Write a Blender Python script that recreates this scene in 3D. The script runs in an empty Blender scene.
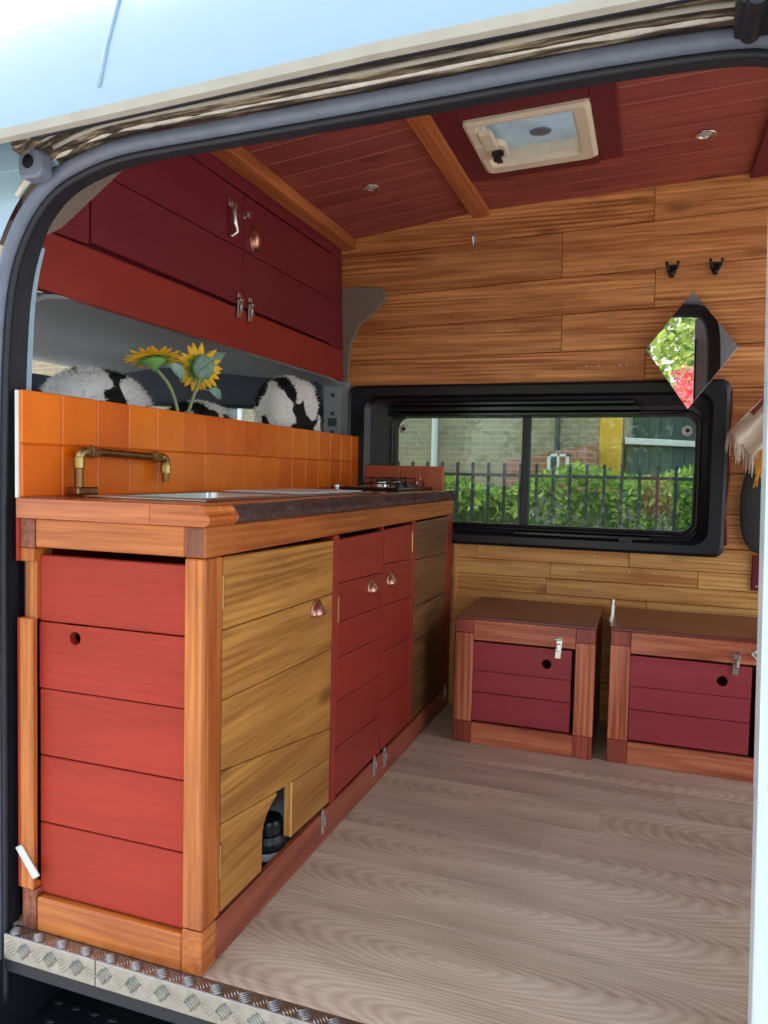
import bpy, bmesh, math, random
from mathutils import Vector, Matrix
random.seed(7)
C = bpy.context.scene.collection
sc = bpy.context.scene
PI = math.pi

# ------------------------------------------------------------------ materials
def new_mat(name):
    m = bpy.data.materials.new(name); m.use_nodes = True
    nt = m.node_tree; nt.nodes.clear()
    out = nt.nodes.new('ShaderNodeOutputMaterial')
    b = nt.nodes.new('ShaderNodeBsdfPrincipled')
    nt.links.new(b.outputs[0], out.inputs[0])
    return m, nt, b, out
def node(nt, typ, **kw):
    n = nt.nodes.new(typ)
    for k, v in kw.items():
        if k in n.inputs.keys() if isinstance(k, str) else False: n.inputs[k].default_value = v
        else: setattr(n, k, v)
    return n
def lk(nt, a, b): nt.links.new(a, b)
def rgba(c): return (c[0], c[1], c[2], 1)
def s2l(r, g, b):
    f = lambda v: (v/255/12.92 if v/255 <= .04045 else ((v/255+.055)/1.055)**2.4)
    return (f(r), f(g), f(b))
def attr(nt, name):
    n = nt.nodes.new('ShaderNodeAttribute'); n.attribute_name = name; return n
def mapped(nt, src, scale):
    n = nt.nodes.new('ShaderNodeMapping'); n.inputs['Scale'].default_value = scale
    lk(nt, src, n.inputs['Vector']); return n.outputs[0]
def noise(nt, vec, scale=1., detail=3., rough=.55, dist=0.):
    n = nt.nodes.new('ShaderNodeTexNoise')
    n.inputs['Scale'].default_value = scale; n.inputs['Detail'].default_value = detail
    n.inputs['Roughness'].default_value = rough; n.inputs['Distortion'].default_value = dist
    if vec is not None: lk(nt, vec, n.inputs['Vector'])
    return n.outputs[0]
def ramp(nt, fac, stops):
    n = nt.nodes.new('ShaderNodeValToRGB'); e = n.color_ramp.elements
    while len(e) < len(stops): e.new(.5)
    for i, (p, c) in enumerate(stops):
        e[i].position = p; e[i].color = rgba(c) if len(c) == 3 else c
    lk(nt, fac, n.inputs[0]); return n.outputs[0]
def math_(nt, op, a, b=None, clamp=False):
    n = nt.nodes.new('ShaderNodeMath'); n.operation = op; n.use_clamp = clamp
    for i, v in enumerate((a, b)):
        if v is None: continue
        if isinstance(v, (int, float)): n.inputs[i].default_value = v
        else: lk(nt, v, n.inputs[i])
    return n.outputs[0]
def mixc(nt, fac, a, b, mode='MIX'):
    n = nt.nodes.new('ShaderNodeMixRGB'); n.blend_type = mode
    for i, v in enumerate((fac, a, b)):
        if isinstance(v, (int, float)): n.inputs[i].default_value = v
        elif isinstance(v, tuple): n.inputs[i].default_value = rgba(v)
        else: lk(nt, v, n.inputs[i])
    return n.outputs[0]
def bump(nt, b, h, strength=.3, dist=.002):
    n = nt.nodes.new('ShaderNodeBump'); n.inputs['Strength'].default_value = strength
    n.inputs['Distance'].default_value = dist
    lk(nt, h, n.inputs['Height']); lk(nt, n.outputs[0], b.inputs['Normal'])

def wood(name, dark, light, rough=.5, rings=1.0, rnd=.25, knots=True, coat=0., fib=.5):
    m, nt, b, out = new_mat(name)
    g = attr(nt, 'gco').outputs['Vector']
    warp = noise(nt, mapped(nt, g, (1.1, 5, 5)), 1, 2)
    # cathedral figure: distorted bands across the grain
    w = nt.nodes.new('ShaderNodeTexWave'); w.wave_type = 'BANDS'; w.bands_direction = 'Y'
    w.inputs['Scale'].default_value = 1.0; w.inputs['Distortion'].default_value = 7*rings
    w.inputs['Detail'].default_value = 2; w.inputs['Detail Scale'].default_value = 1.2
    lk(nt, mapped(nt, g, (.9, 17, 17)), w.inputs['Vector'])
    a = noise(nt, mapped(nt, g, (1.6, 16, 16)), 1, 4, .6)
    f = noise(nt, mapped(nt, g, (5, 260, 260)), 1, 3, .6)
    ln = noise(nt, mapped(nt, g, (2.6, 95, 95)), 1, 4, .65, .5)
    reg = ramp(nt, noise(nt, mapped(nt, g, (1.5, 4, 4)), 1, 1), [(.45, (0, 0, 0)), (.62, (1, 1, 1))])
    wv = math_(nt, 'MULTIPLY', math_(nt, 'SUBTRACT', w.outputs['Fac'], .5), math_(nt, 'MULTIPLY', reg, .20*rings))
    v = math_(nt, 'ADD', math_(nt, 'MULTIPLY', a, .72), math_(nt, 'MULTIPLY', ln, .5))
    v = math_(nt, 'ADD', v, math_(nt, 'MULTIPLY', f, .45*fib))
    v = math_(nt, 'ADD', v, wv)
    v = math_(nt, 'SUBTRACT', v, (.11+.225*fib))
    col = ramp(nt, v, [(.22, tuple(c*.75 for c in dark)), (.38, dark), (.68, light), (.85, tuple(min(1, c*1.06) for c in light))])
    if knots:
        vo = nt.nodes.new('ShaderNodeTexVoronoi'); vo.inputs['Scale'].default_value = 1
        lk(nt, mapped(nt, g, (2.6, 6.5, 6.5)), vo.inputs['Vector'])
        k = ramp(nt, vo.outputs['Distance'], [(.06, (1, 1, 1)), (.19, (0, 0, 0))])
        col = mixc(nt, math_(nt, 'MULTIPLY', k, .7), col, tuple(x*.4 for x in dark))
    r = attr(nt, 'rnd').outputs['Fac']
    h = nt.nodes.new('ShaderNodeHueSaturation')
    lk(nt, math_(nt, 'ADD', math_(nt, 'MULTIPLY', r, rnd), 1-rnd/2), h.inputs['Value'])
    lk(nt, col, h.inputs['Color']); lk(nt, h.outputs[0], b.inputs['Base Color'])
    b.inputs['Roughness'].default_value = rough
    b.inputs['Coat Weight'].default_value = coat; b.inputs['Coat Roughness'].default_value = .25
    bump(nt, b, f, .18, .0015)
    return m
def paint_wood(name, base, rough=.45, var=.14, grain=.35):
    m, nt, b, out = new_mat(name)
    g = attr(nt, 'gco').outputs['Vector']
    a = noise(nt, mapped(nt, g, (1.5, 9, 9)), 1, 4)
    f = noise(nt, mapped(nt, g, (9, 150, 150)), 1, 4, .65, .6)
    v = math_(nt, 'ADD', math_(nt, 'MULTIPLY', a, .6), math_(nt, 'MULTIPLY', f, .4))
    col = ramp(nt, v, [(.3, tuple(c*(1-var*1.6) for c in base)), (.7, tuple(min(1, c*(1+var)+.004) for c in base))])
    sc_ = noise(nt, mapped(nt, g, (14, 60, 60)), 1, 2)
    col = mixc(nt, math_(nt, 'MULTIPLY', ramp(nt, sc_, [(.76, (0, 0, 0)), (.8, (1, 1, 1))]), .25), col, tuple(min(1, c*1.6+.05) for c in base))
    h = nt.nodes.new('ShaderNodeHueSaturation')
    lk(nt, math_(nt, 'ADD', math_(nt, 'MULTIPLY', attr(nt, 'rnd').outputs['Fac'], var), 1-var/2), h.inputs['Value'])
    lk(nt, col, h.inputs['Color']); lk(nt, h.outputs[0], b.inputs['Base Color'])
    b.inputs['Roughness'].default_value = rough; b.inputs['Specular IOR Level'].default_value = .3
    bump(nt, b, f, grain, .0015)
    return m
def plain(name, base, rough=.5, metal=0., var=.06, nscale=20., bmp=0., coat=0., spec=None):
    m, nt, b, out = new_mat(name)
    tc = nt.nodes.new('ShaderNodeTexCoord')
    n = noise(nt, tc.outputs['Object'], nscale, 4)
    col = ramp(nt, n, [(.3, tuple(c*(1-var) for c in base)), (.7, tuple(min(1, c*(1+var)) for c in base))])
    lk(nt, col, b.inputs['Base Color'])
    b.inputs['Roughness'].default_value = rough; b.inputs['Metallic'].default_value = metal
    b.inputs['Coat Weight'].default_value = coat
    if spec is not None: b.inputs['Specular IOR Level'].default_value = spec
    if bmp: bump(nt, b, n, bmp, .003)
    return m
def glass(name, tint, refl=1.0, rough=.0, dirt=0.0):
    m, nt, b, out = new_mat(name); nt.nodes.remove(b)
    t = nt.nodes.new('ShaderNodeBsdfTransparent'); t.inputs[0].default_value = rgba(tint)
    g = nt.nodes.new('ShaderNodeBsdfGlossy'); g.inputs['Roughness'].default_value = rough
    fr = nt.nodes.new('ShaderNodeFresnel'); fr.inputs['IOR'].default_value = 1.5
    mx = nt.nodes.new('ShaderNodeMixShader')
    lk(nt, math_(nt, 'MULTIPLY', fr.outputs[0], refl), mx.inputs[0])
    lk(nt, t.outputs[0], mx.inputs[1]); lk(nt, g.outputs[0], mx.inputs[2])
    last = mx.outputs[0]
    if dirt:
        d = nt.nodes.new('ShaderNodeBsdfDiffuse'); d.inputs[0].default_value = (.75, .8, .82, 1)
        tc = nt.nodes.new('ShaderNodeTexCoord')
        n = noise(nt, tc.outputs['Object'], 9, 4)
        m2 = nt.nodes.new('ShaderNodeMixShader')
        lk(nt, math_(nt, 'MULTIPLY', ramp(nt, n, [(.35, (.4, .4, .4)), (.7, (1, 1, 1))]), dirt), m2.inputs[0])
        lk(nt, last, m2.inputs[1]); lk(nt, d.outputs[0], m2.inputs[2]); last = m2.outputs[0]
    lk(nt, last, out.inputs[0]); return m

M = {}
M['pine_orange'] = wood('pine_orange', s2l(158, 78, 22), s2l(212, 126, 54), .42, rnd=.18, coat=.15)
M['pine_end'] = wood('pine_end_grain', s2l(112, 58, 40), s2l(166, 98, 68), .5, rnd=.2, knots=False)
M['pine_ochre'] = wood('pine_ochre', s2l(150, 94, 36), s2l(196, 138, 64), .45, .8, rnd=.2)
M['pine_olive'] = wood('pine_olive', s2l(96, 62, 34), s2l(146, 100, 58), .5, .8, rnd=.2)
M['wall_wood'] = wood('wall_board_wood', s2l(170, 98, 46), s2l(242, 170, 102), .5, 1.1, rnd=.24, coat=.1)
M['wall_wood_low'] = wood('wall_board_wood_pale', s2l(206, 134, 62), s2l(250, 196, 118), .5, 1.0, rnd=.15)
M['beam_wood'] = wood('beam_wood', s2l(160, 84, 44), s2l(208, 126, 74), .5, .6, rnd=.1, knots=False)
M['box_frame'] = wood('box_frame_wood', s2l(178, 86, 56), s2l(236, 146, 104), .38, .9, rnd=.16, coat=.25)
M['box_corner'] = wood('box_corner_wood', s2l(146, 58, 44), s2l(192, 92, 70), .4, .9, rnd=.16, knots=False, coat=.25)
M['box_top'] = wood('box_top_wood', s2l(104, 42, 38), s2l(132, 62, 54), .36, .5, rnd=.06, knots=False, coat=.3)
M['skirting'] = wood('skirting_wood', s2l(132, 56, 36), s2l(186, 96, 66), .42, .6, rnd=.1, knots=False, coat=.2)
M['worktop'] = wood('worktop_wood', s2l(156, 72, 28), s2l(222, 128, 62), .22, .9, rnd=.06, coat=.5)
M['ceil_red'] = wood('ceiling_board_stain', s2l(140, 62, 56), s2l(174, 88, 78), .5, .8, rnd=.10, fib=.35)
M['groove'] = plain('ceiling_groove_pine', s2l(226, 160, 140), .6)
M['maroon'] = paint_wood('maroon_paint', s2l(110, 34, 46), .45, .08, .12)
M['red'] = paint_wood('brick_red_paint', s2l(172, 52, 34), .6, .16, .6)
M['red_deep'] = paint_wood('deep_red_paint', s2l(150, 48, 36), .42, .1, .2)
M['box_red'] = paint_wood('crimson_paint', s2l(176, 66, 76), .38, .1, .25)
M['cab_red'] = paint_wood('cabinet_red_paint', s2l(122, 36, 46), .42, .07, .12)
M['cab_red_lit'] = paint_wood('cabinet_red_lit_paint', s2l(152, 50, 42), .42, .07, .12)  # the door red made lighter, for the light falling on the rail
M['black'] = plain('black_plastic', s2l(30, 32, 38), .38, var=.15)
M['black_gloss'] = plain('black_gloss', s2l(20, 22, 28), .15, var=.1)
M['bezel'] = plain('black_window_bezel', s2l(26, 28, 36), .36, var=.2, nscale=6)
M['rubber'] = plain('grey_rubber_seal', s2l(110, 118, 136), .45, var=.12, nscale=30)
M['rubber_black'] = plain('black_rubber', s2l(30, 33, 42), .5, var=.15)
M['white_paint'] = plain('white_body_paint', s2l(156, 184, 202), .25, var=.015, coat=.4)
M['door_paint'] = plain('pale_door_paint', s2l(198, 214, 222), .25, var=.015, coat=.4)
M['lip_paint'] = plain('shaded_dusty_body_paint', s2l(176, 172, 160), .6, var=.1, nscale=14)  # beige-grey carries the shadow under the lip as well as dust
M['white_plastic'] = plain('white_plastic', s2l(232, 230, 224), .4)
M['cream'] = plain('cream_plastic', s2l(236, 222, 196), .45, var=.05)
M['chrome'] = plain('bright_metal', (.75, .74, .72), .22, 1., var=.08)
M['steel'] = plain('brushed_steel', (.62, .62, .63), .3, 1., var=.08, nscale=60)
M['galv'] = plain('galvanised_bracket', (.62, .62, .64), .38, .9, var=.15, nscale=50)
M['copper'] = plain('satin_copper', s2l(205, 150, 128), .3, 1., var=.1)
M['brass'] = plain('aged_brass', s2l(186, 160, 104), .35, 1., var=.14, nscale=40)
M['copper_pipe'] = plain('dull_copper_pipe', s2l(150, 112, 78), .35, 1., var=.2, nscale=30)
M['mirror'] = plain('mirror_silver', (.93, .94, .94), .01, 1., var=.0)
M['alu'] = plain('aluminium_tread', (.40, .39, .36), .38, 1., var=.14, nscale=35)
M['headliner'] = plain('grey_headliner', s2l(140, 143, 146), .9, var=.05, nscale=40, bmp=.1)
M['cab_grey'] = plain('dark_cab_trim', s2l(66, 72, 84), .7, var=.08)
M['body_grey'] = plain('grey_painted_metal', s2l(150, 156, 162), .5, var=.06)
M['carpet_grey'] = plain('grey_lining_carpet', s2l(140, 126, 112), .95, var=.12, nscale=90, bmp=.3)
M['asphalt'] = plain('asphalt', s2l(196, 192, 184), .9, var=.12, nscale=8)
M['petal'] = plain('sunflower_petal', s2l(252, 192, 30), .55, var=.15, nscale=60)
M['flower_disc'] = plain('sunflower_disc', s2l(80, 50, 24), .9, var=.3, nscale=200, bmp=.5)
M['stem'] = plain('pale_green_stem', s2l(150, 168, 118), .6, var=.12)
M['sepal'] = plain('green_sepal', s2l(112, 168, 84), .6, var=.15, nscale=50)
M['leaf_back'] = plain('blue_green_leaf', s2l(138, 172, 156), .6, var=.15, nscale=40)
M['cloth'] = plain('cream_cotton', s2l(226, 206, 184), .95, var=.08, nscale=120, bmp=.5)
M['cloth_red'] = plain('dusky_red_cotton', s2l(146, 66, 64), .95, var=.1, nscale=120, bmp=.5)
M['orange_yarn'] = plain('orange_yarn', s2l(228, 150, 40), .9, var=.1)
M['felt'] = plain('charcoal_felt', s2l(62, 64, 66), .95, var=.15, nscale=150, bmp=.4)
M['tub'] = plain('blue_grey_plastic', s2l(196, 212, 228), .5, var=.05)
M['paper'] = plain('white_tape', s2l(222, 226, 226), .6, var=.08, nscale=120)
M['bark'] = plain('dark_bark', s2l(78, 50, 42), .8, var=.5, nscale=90, bmp=1.0)
M['roof_slate'] = plain('grey_roof', s2l(120, 124, 128), .8)
M['shed_wood'] = plain('dark_green_shed', s2l(78, 98, 96), .8, var=.1)
M['sunlit_brick'] = plain('sunlit_brick', s2l(236, 184, 60), .9, var=.08)  # yellow holds the sunlight on the buff brick
M['pane_dark'] = plain('dark_house_pane', s2l(70, 82, 92), .1)
M['red_cable'] = plain('red_cable', s2l(150, 60, 46), .5)
M['glass_win'] = glass('tinted_window_glass', (.74, .82, .78), 1.0, dirt=.03)
M['glass_cab'] = glass('cab_window_glass', (.9, .93, .92), 1.0)
M['glass_vent'] = glass('frosted_vent_glass', (.6, .68, .72), .8, .1, dirt=.5)
M['glass_door'] = glass('dark_door_glass', (.10, .12, .13), 2.2)
M['downlight_lens'] = plain('frosted_lens', s2l(190, 190, 184), .2, var=.25, nscale=200)

def make_leaf(name, dark, light):
    m, nt, b, out = new_mat(name)
    r = attr(nt, 'rnd').outputs['Fac']
    lk(nt, ramp(nt, r, [(0, dark), (1, light)]), b.inputs['Base Color'])
    b.inputs['Roughness'].default_value = .5
    t = nt.nodes.new('ShaderNodeBsdfTranslucent'); lk(nt, ramp(nt, r, [(0, dark), (1, light)]), t.inputs[0])
    mx = nt.nodes.new('ShaderNodeMixShader'); mx.inputs[0].default_value = .35
    lk(nt, b.outputs[0], mx.inputs[1]); lk(nt, t.outputs[0], mx.inputs[2]); lk(nt, mx.outputs[0], out.inputs[0])
    return m
M['leaf'] = make_leaf('hedge_leaf', s2l(70, 106, 38), s2l(172, 204, 88))
M['leaf_tree'] = make_leaf('tree_leaf', s2l(84, 120, 44), s2l(186, 206, 100))
M['blossom'] = make_leaf('pink_blossom', s2l(220, 40, 80), s2l(250, 150, 150))

def tile_mat():
    m, nt, b, out = new_mat('orange_glazed_tile')
    tc = nt.nodes.new('ShaderNodeTexCoord')
    n = noise(nt, tc.outputs['Object'], 9, 4); n2 = noise(nt, tc.outputs['Object'], 38, 3)
    r = attr(nt, 'rnd').outputs['Fac']
    v = math_(nt, 'ADD', math_(nt, 'MULTIPLY', n, .6), math_(nt, 'MULTIPLY', r, .4))
    lk(nt, ramp(nt, v, [(.25, s2l(222, 96, 2)), (.75, s2l(250, 130, 8))]), b.inputs['Base Color'])
    b.inputs['Roughness'].default_value = .3
    bump(nt, b, n2, .25, .003); return m
M['tile'] = tile_mat()
M['tile_terra'] = plain('terracotta_tile', s2l(208, 112, 78), .4, var=.1, nscale=12)
M['grout'] = plain('orange_grout', s2l(176, 96, 40), .9, var=.1)

def floor_mat():
    m, nt, b, out = new_mat('grey_oak_laminate')
    g = attr(nt, 'gco').outputs['Vector']
    n1 = nt.nodes.new('ShaderNodeTexNoise'); n1.inputs['Scale'].default_value = 1; n1.inputs['Detail'].default_value = 2
    lk(nt, mapped(nt, g, (2.2, 6, 6)), n1.inputs['Vector'])
    va = nt.nodes.new('ShaderNodeVectorMath'); va.operation = 'MULTIPLY_ADD'
    lk(nt, n1.outputs['Color'], va.inputs[0]); va.inputs[1].default_value = (.05, .035, 0)
    lk(nt, mapped(nt, g, (.20, 1, 0)), va.inputs[2])
    w = nt.nodes.new('ShaderNodeTexWave'); w.wave_type = 'RINGS'; w.rings_direction = 'Z'
    w.inputs['Scale'].default_value = 36; w.inputs['Distortion'].default_value = .6
    w.inputs['Detail'].default_value = 1; w.inputs['Detail Scale'].default_value = 2
    lk(nt, va.outputs[0], w.inputs['Vector'])
    f = noise(nt, mapped(nt, g, (6, 190, 1)), 1, 3, .6)
    a = noise(nt, mapped(nt, g, (1.4, 10, 1)), 1, 4, .6)
    v = math_(nt, 'ADD', math_(nt, 'MULTIPLY', w.outputs['Fac'], .12), math_(nt, 'MULTIPLY', a, .74))
    v = math_(nt, 'ADD', v, math_(nt, 'MULTIPLY', f, .36))
    v = math_(nt, 'SUBTRACT', v, .10)
    col = ramp(nt, v, [(.2, s2l(136, 114, 94)), (.5, s2l(196, 174, 148)), (.8, s2l(232, 214, 190))])
    h = nt.nodes.new('ShaderNodeHueSaturation')
    lk(nt, math_(nt, 'ADD', math_(nt, 'MULTIPLY', attr(nt, 'rnd').outputs['Fac'], .16), .92), h.inputs['Value'])
    lk(nt, col, h.inputs['Color']); lk(nt, h.outputs[0], b.inputs['Base Color'])
    b.inputs['Roughness'].default_value = .38
    bump(nt, b, v, .12, .001)
    return m
M['floor'] = floor_mat()
M['floor_gap'] = plain('floor_joint', s2l(196, 180, 164), .7)

def cow_mat():
    m, nt, b, out = new_mat('cow_print_fur')
    g = attr(nt, 'gco').outputs['Vector']
    n = noise(nt, g, 9.5, 1.5, .45, .3)
    lk(nt, ramp(nt, n, [(.515, s2l(250, 249, 246)), (.535, s2l(26, 24, 26))]), b.inputs['Base Color'])
    b.inputs['Roughness'].default_value = .9
    return m
M['cow'] = cow_mat()

def brick_mat(name, c1, c2, mortar, scale=1.):
    m, nt, b, out = new_mat(name)
    g = attr(nt, 'gco').outputs['Vector']
    br = nt.nodes.new('ShaderNodeTexBrick')
    br.inputs['Color1'].default_value = rgba(c1); br.inputs['Color2'].default_value = rgba(c2); br.inputs['Mortar'].default_value = rgba(mortar)
    br.inputs['Scale'].default_value = scale; br.inputs['Brick Width'].default_value = .225; br.inputs['Row Height'].default_value = .075
    br.inputs['Mortar Size'].default_value = .008
    lk(nt, g, br.inputs['Vector']); 
    n = noise(nt, g, 3, 4)
    lk(nt, mixc(nt, .35, br.outputs[0], ramp(nt, n, [(.3, tuple(x*.6 for x in c1)), (.7, tuple(min(1, x*1.4) for x in c1))])), b.inputs['Base Color'])
    b.inputs['Roughness'].default_value = .9
    return m
M['brick_buff'] = brick_mat('buff_brick', s2l(166, 152, 120), s2l(142, 130, 104), s2l(176, 170, 150))
M['brick_red'] = brick_mat('red_brick', s2l(168, 106, 84), s2l(146, 88, 70), s2l(180, 160, 146))

def channel_mat():
    m, nt, b, out = new_mat('grimy_rail_sealant')
    tc = nt.nodes.new('ShaderNodeTexCoord')
    n = noise(nt, mapped(nt, tc.outputs['Object'], (9, 120, 120)), 1, 6, .68)
    lk(nt, ramp(nt, n, [(.38, s2l(40, 34, 30)), (.50, s2l(92, 76, 62)), (.60, s2l(150, 134, 110)), (.70, s2l(210, 198, 172))]), b.inputs['Base Color'])
    b.inputs['Roughness'].default_value = .9; bump(nt, b, n, .8, .006); return m
M['channel'] = channel_mat()
M['sealant'] = plain('white_sealant', s2l(214, 208, 196), .7, var=.2, nscale=50, bmp=.5)

# ------------------------------------------------------------------ mesh builder
SW = {'x': (0, 1, 2), 'y': (1, 0, 2), 'z': (2, 0, 1), 'xz': (0, 2, 1), 'yz': (1, 2, 0)}
class MB:
    def __init__(s): s.v = []; s.f = []; s.g = []; s.r = []; s.m = []; s.sm = []
    def add(s, vs, fs, grain='x', mat=0, smooth=False, off=None, rnd=None, g=None):
        o = len(s.v); ax = SW[grain]
        if off is None: off = (random.uniform(-40, 40), random.uniform(-40, 40), random.uniform(-40, 40))
        if rnd is None: rnd = random.random()
        for i, p in enumerate(vs):
            s.v.append(tuple(p)); s.r.append(rnd)
            s.g.append(tuple(g[i]) if g else (p[ax[0]]+off[0], p[ax[1]]+off[1], p[ax[2]]+off[2]))
        for f in fs:
            s.f.append([i+o for i in f]); s.m.append(mat); s.sm.append(smooth)
        return s
    def bm(s, bm, **kw):
        bm.verts.ensure_lookup_table(); bm.verts.index_update()
        vs = [v.co.copy() for v in bm.verts]; fs = [[v.index for v in f.verts] for f in bm.faces]
        bm.free(); return s.add(vs, fs, **kw)
    def box(s, x0, x1, y0, y1, z0, z1, grain='x', bev=.0015, mat=0, warp=None, cuts=0, **kw):
        bm = bmesh.new(); bmesh.ops.create_cube(bm, size=1)
        for v in bm.verts:
            v.co = Vector((x0+(v.co.x+.5)*(x1-x0), y0+(v.co.y+.5)*(y1-y0), z0+(v.co.z+.5)*(z1-z0)))
        b = min(bev, .45*min(abs(x1-x0), abs(y1-y0), abs(z1-z0)))
        if b > 0: bmesh.ops.bevel(bm, geom=bm.edges[:], offset=b, segments=1 if b < .004 else 3, affect='EDGES', profile=.6)
        if cuts: bmesh.ops.subdivide_edges(bm, edges=[e for e in bm.edges if e.calc_length() > .05], cuts=cuts, use_grid_fill=True)
        if warp:
            for v in bm.verts: v.co = Vector(warp(*v.co))
        return s.bm(bm, grain=grain, mat=mat, **kw)
    def prism(s, pts, axis, a0, a1, grain='x', mat=0, bev=.001, warp=None, **kw):
        """outline pts in the plane across axis ('x': (y,z), 'y': (x,z), 'z': (x,y)), extruded a0..a1"""
        mk = {'x': lambda p, a: (a, p[0], p[1]), 'y': lambda p, a: (p[0], a, p[1]), 'z': lambda p, a: (p[0], p[1], a)}[axis]
        bm = bmesh.new(); n = len(pts)
        A = [bm.verts.new(mk(p, a0)) for p in pts]; B = [bm.verts.new(mk(p, a1)) for p in pts]
        bm.faces.new(A); bm.faces.new(B[::-1])
        for i in range(n): bm.faces.new((A[i], B[i], B[(i+1) % n], A[(i+1) % n]))
        bmesh.ops.recalc_face_normals(bm, faces=bm.faces[:])
        if bev: bmesh.ops.bevel(bm, geom=[e for e in bm.edges if len(e.link_faces) == 2 and e.calc_face_angle(0) > .5], offset=bev, segments=1, affect='EDGES')
        if warp:
            for v in bm.verts: v.co = Vector(warp(*v.co))
        return s.bm(bm, grain=grain, mat=mat, **kw)
    def tube(s, path, r, seg=10, closed=False, mat=0, grain='x', caps=True, **kw):
        path = [Vector(p) for p in path]; n = len(path)
        rad = r if isinstance(r, (list, tuple)) else [r]*n
        vs = []; up = None
        for i, p in enumerate(path):
            a = path[i-1] if (i > 0 or closed) else path[i]; b = path[(i+1) % n] if (i < n-1 or closed) else path[i]
            t = (b-a).normalized()
            if up is None:
                up = Vector((0, 0, 1)) if abs(t.z) < .9 else Vector((1, 0, 0))
            sd = t.cross(up).normalized(); up = sd.cross(t).normalized()
            for k in range(seg):
                an = 2*PI*k/seg; vs.append(p+(sd*math.cos(an)+up*math.sin(an))*rad[i])
        fs = []
        for i in range(n if closed else n-1):
            j = (i+1) % n
            for k in range(seg): fs.append((i*seg+k, i*seg+(k+1) % seg, j*seg+(k+1) % seg, j*seg+k))
        if not closed and caps: fs.append(list(range(seg))[::-1]); fs.append([(n-1)*seg+k for k in range(seg)])
        return s.add(vs, fs, grain=grain, mat=mat, smooth=True, **kw)
    def cyl(s, p0, p1, r0, r1=None, seg=20, mat=0, bev=.0, **kw):
        r1 = r0 if r1 is None else r1
        p0, p1 = Vector(p0), Vector(p1)
        if bev:
            d = (p1-p0).normalized()*bev
            return s.lathe(p0, p1, [(0, 0), (0, r0-bev), (bev, r0), ((p1-p0).length-bev, r1), ((p1-p0).length, r1-bev), ((p1-p0).length, 0)], seg, mat, **kw)
        return s.lathe(p0, p1, [(0, 0), (0, r0), ((p1-p0).length, r1), ((p1-p0).length, 0)], seg, mat, **kw)
    def lathe(s, p0, p1, prof, seg=20, mat=0, smooth=False, **kw):
        p0, p1 = Vector(p0), Vector(p1); t = (p1-p0).normalized()
        u = t.orthogonal().normalized(); w = t.cross(u)
        vs = []; fs = []; n = len(prof)
        for h, r in prof:
            for k in range(seg):
                a = 2*PI*k/seg; vs.append(p0+t*h+(u*math.cos(a)+w*math.sin(a))*max(r, 1e-5))
        for i in range(n-1):
            for k in range(seg): fs.append((i*seg+k, i*seg+(k+1) % seg, (i+1)*seg+(k+1) % seg, (i+1)*seg+k))
        return s.add(vs, fs, mat=mat, smooth=smooth, **kw)
    def grid(s, fn, nu, nv, mat=0, smooth=True, closeu=False, **kw):
        vs = [fn(i/(nu if closeu else nu-1), j/(nv-1)) for j in range(nv) for i in range(nu)]; fs = []
        for j in range(nv-1):
            for i in range(nu if closeu else nu-1):
                k = (i+1) % nu; fs.append((j*nu+i, j*nu+k, (j+1)*nu+k, (j+1)*nu+i))
        return s.add(vs, fs, mat=mat, smooth=smooth, **kw)
    def sell(s, c, a, e1=.6, e2=.6, nu=32, nv=18, rot=None, warp=None, **kw):
        """superellipsoid"""
        sp = lambda v, e: math.copysign(abs(v)**e, v)
        R = rot or Matrix.Identity(3); c = Vector(c)
        def fn(u, v):
            th = u*2*PI; ph = -PI/2+v*PI
            p = Vector((a[0]*sp(math.cos(ph), e1)*sp(math.cos(th), e2), a[1]*sp(math.cos(ph), e1)*sp(math.sin(th), e2), a[2]*sp(math.sin(ph), e1)))
            p = R @ p + c
            return Vector(warp(*p)) if warp else p
        return s.grid(fn, nu, nv, closeu=True, **kw)
    def build(s, name, mats, parent=None, kind=None, solid=0.):
        me = bpy.data.meshes.new(name)
        o = Vector((0, 0, 0)); p = parent
        while p is not None: o += p.location; p = p.parent
        me.from_pydata([Vector(v)-o for v in s.v], [], s.f)
        for m in (mats if isinstance(mats, (list, tuple)) else [mats]): me.materials.append(M[m])
        me.polygons.foreach_set('material_index', s.m); me.polygons.foreach_set('use_smooth', s.sm)
        ga = me.attributes.new('gco', 'FLOAT_VECTOR', 'POINT'); ga.data.foreach_set('vector', [c for g in s.g for c in g])
        ra = me.attributes.new('rnd', 'FLOAT', 'POINT'); ra.data.foreach_set('value', s.r)
        me.update()
        bm = bmesh.new(); bm.from_mesh(me); bmesh.ops.recalc_face_normals(bm, faces=bm.faces[:]); bm.to_mesh(me); bm.free()
        ob = bpy.data.objects.new(name, me); C.objects.link(ob)
        if parent: ob.parent = parent
        if kind: ob['kind'] = kind
        if solid:
            md = ob.modifiers.new('thickness', 'SOLIDIFY'); md.thickness = solid; md.offset = 0
        return ob
def thing(name, loc, label, cat, group=None):
    o = bpy.data.objects.new(name, None); o.empty_display_size = .1; o.location = loc; C.objects.link(o)
    o['label'] = label; o['category'] = cat
    if group: o['group'] = group
    return o
def struct(name, loc=(0, 0, 0)):
    o = bpy.data.objects.new(name, None); o.empty_display_size = .1; o.location = loc; C.objects.link(o); o['kind'] = 'structure'; return o
def tag(o, label, cat, group=None, kind=None):
    o['label'] = label; o['category'] = cat
    if group: o['group'] = group
    if kind: o['kind'] = kind
    return o

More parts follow.
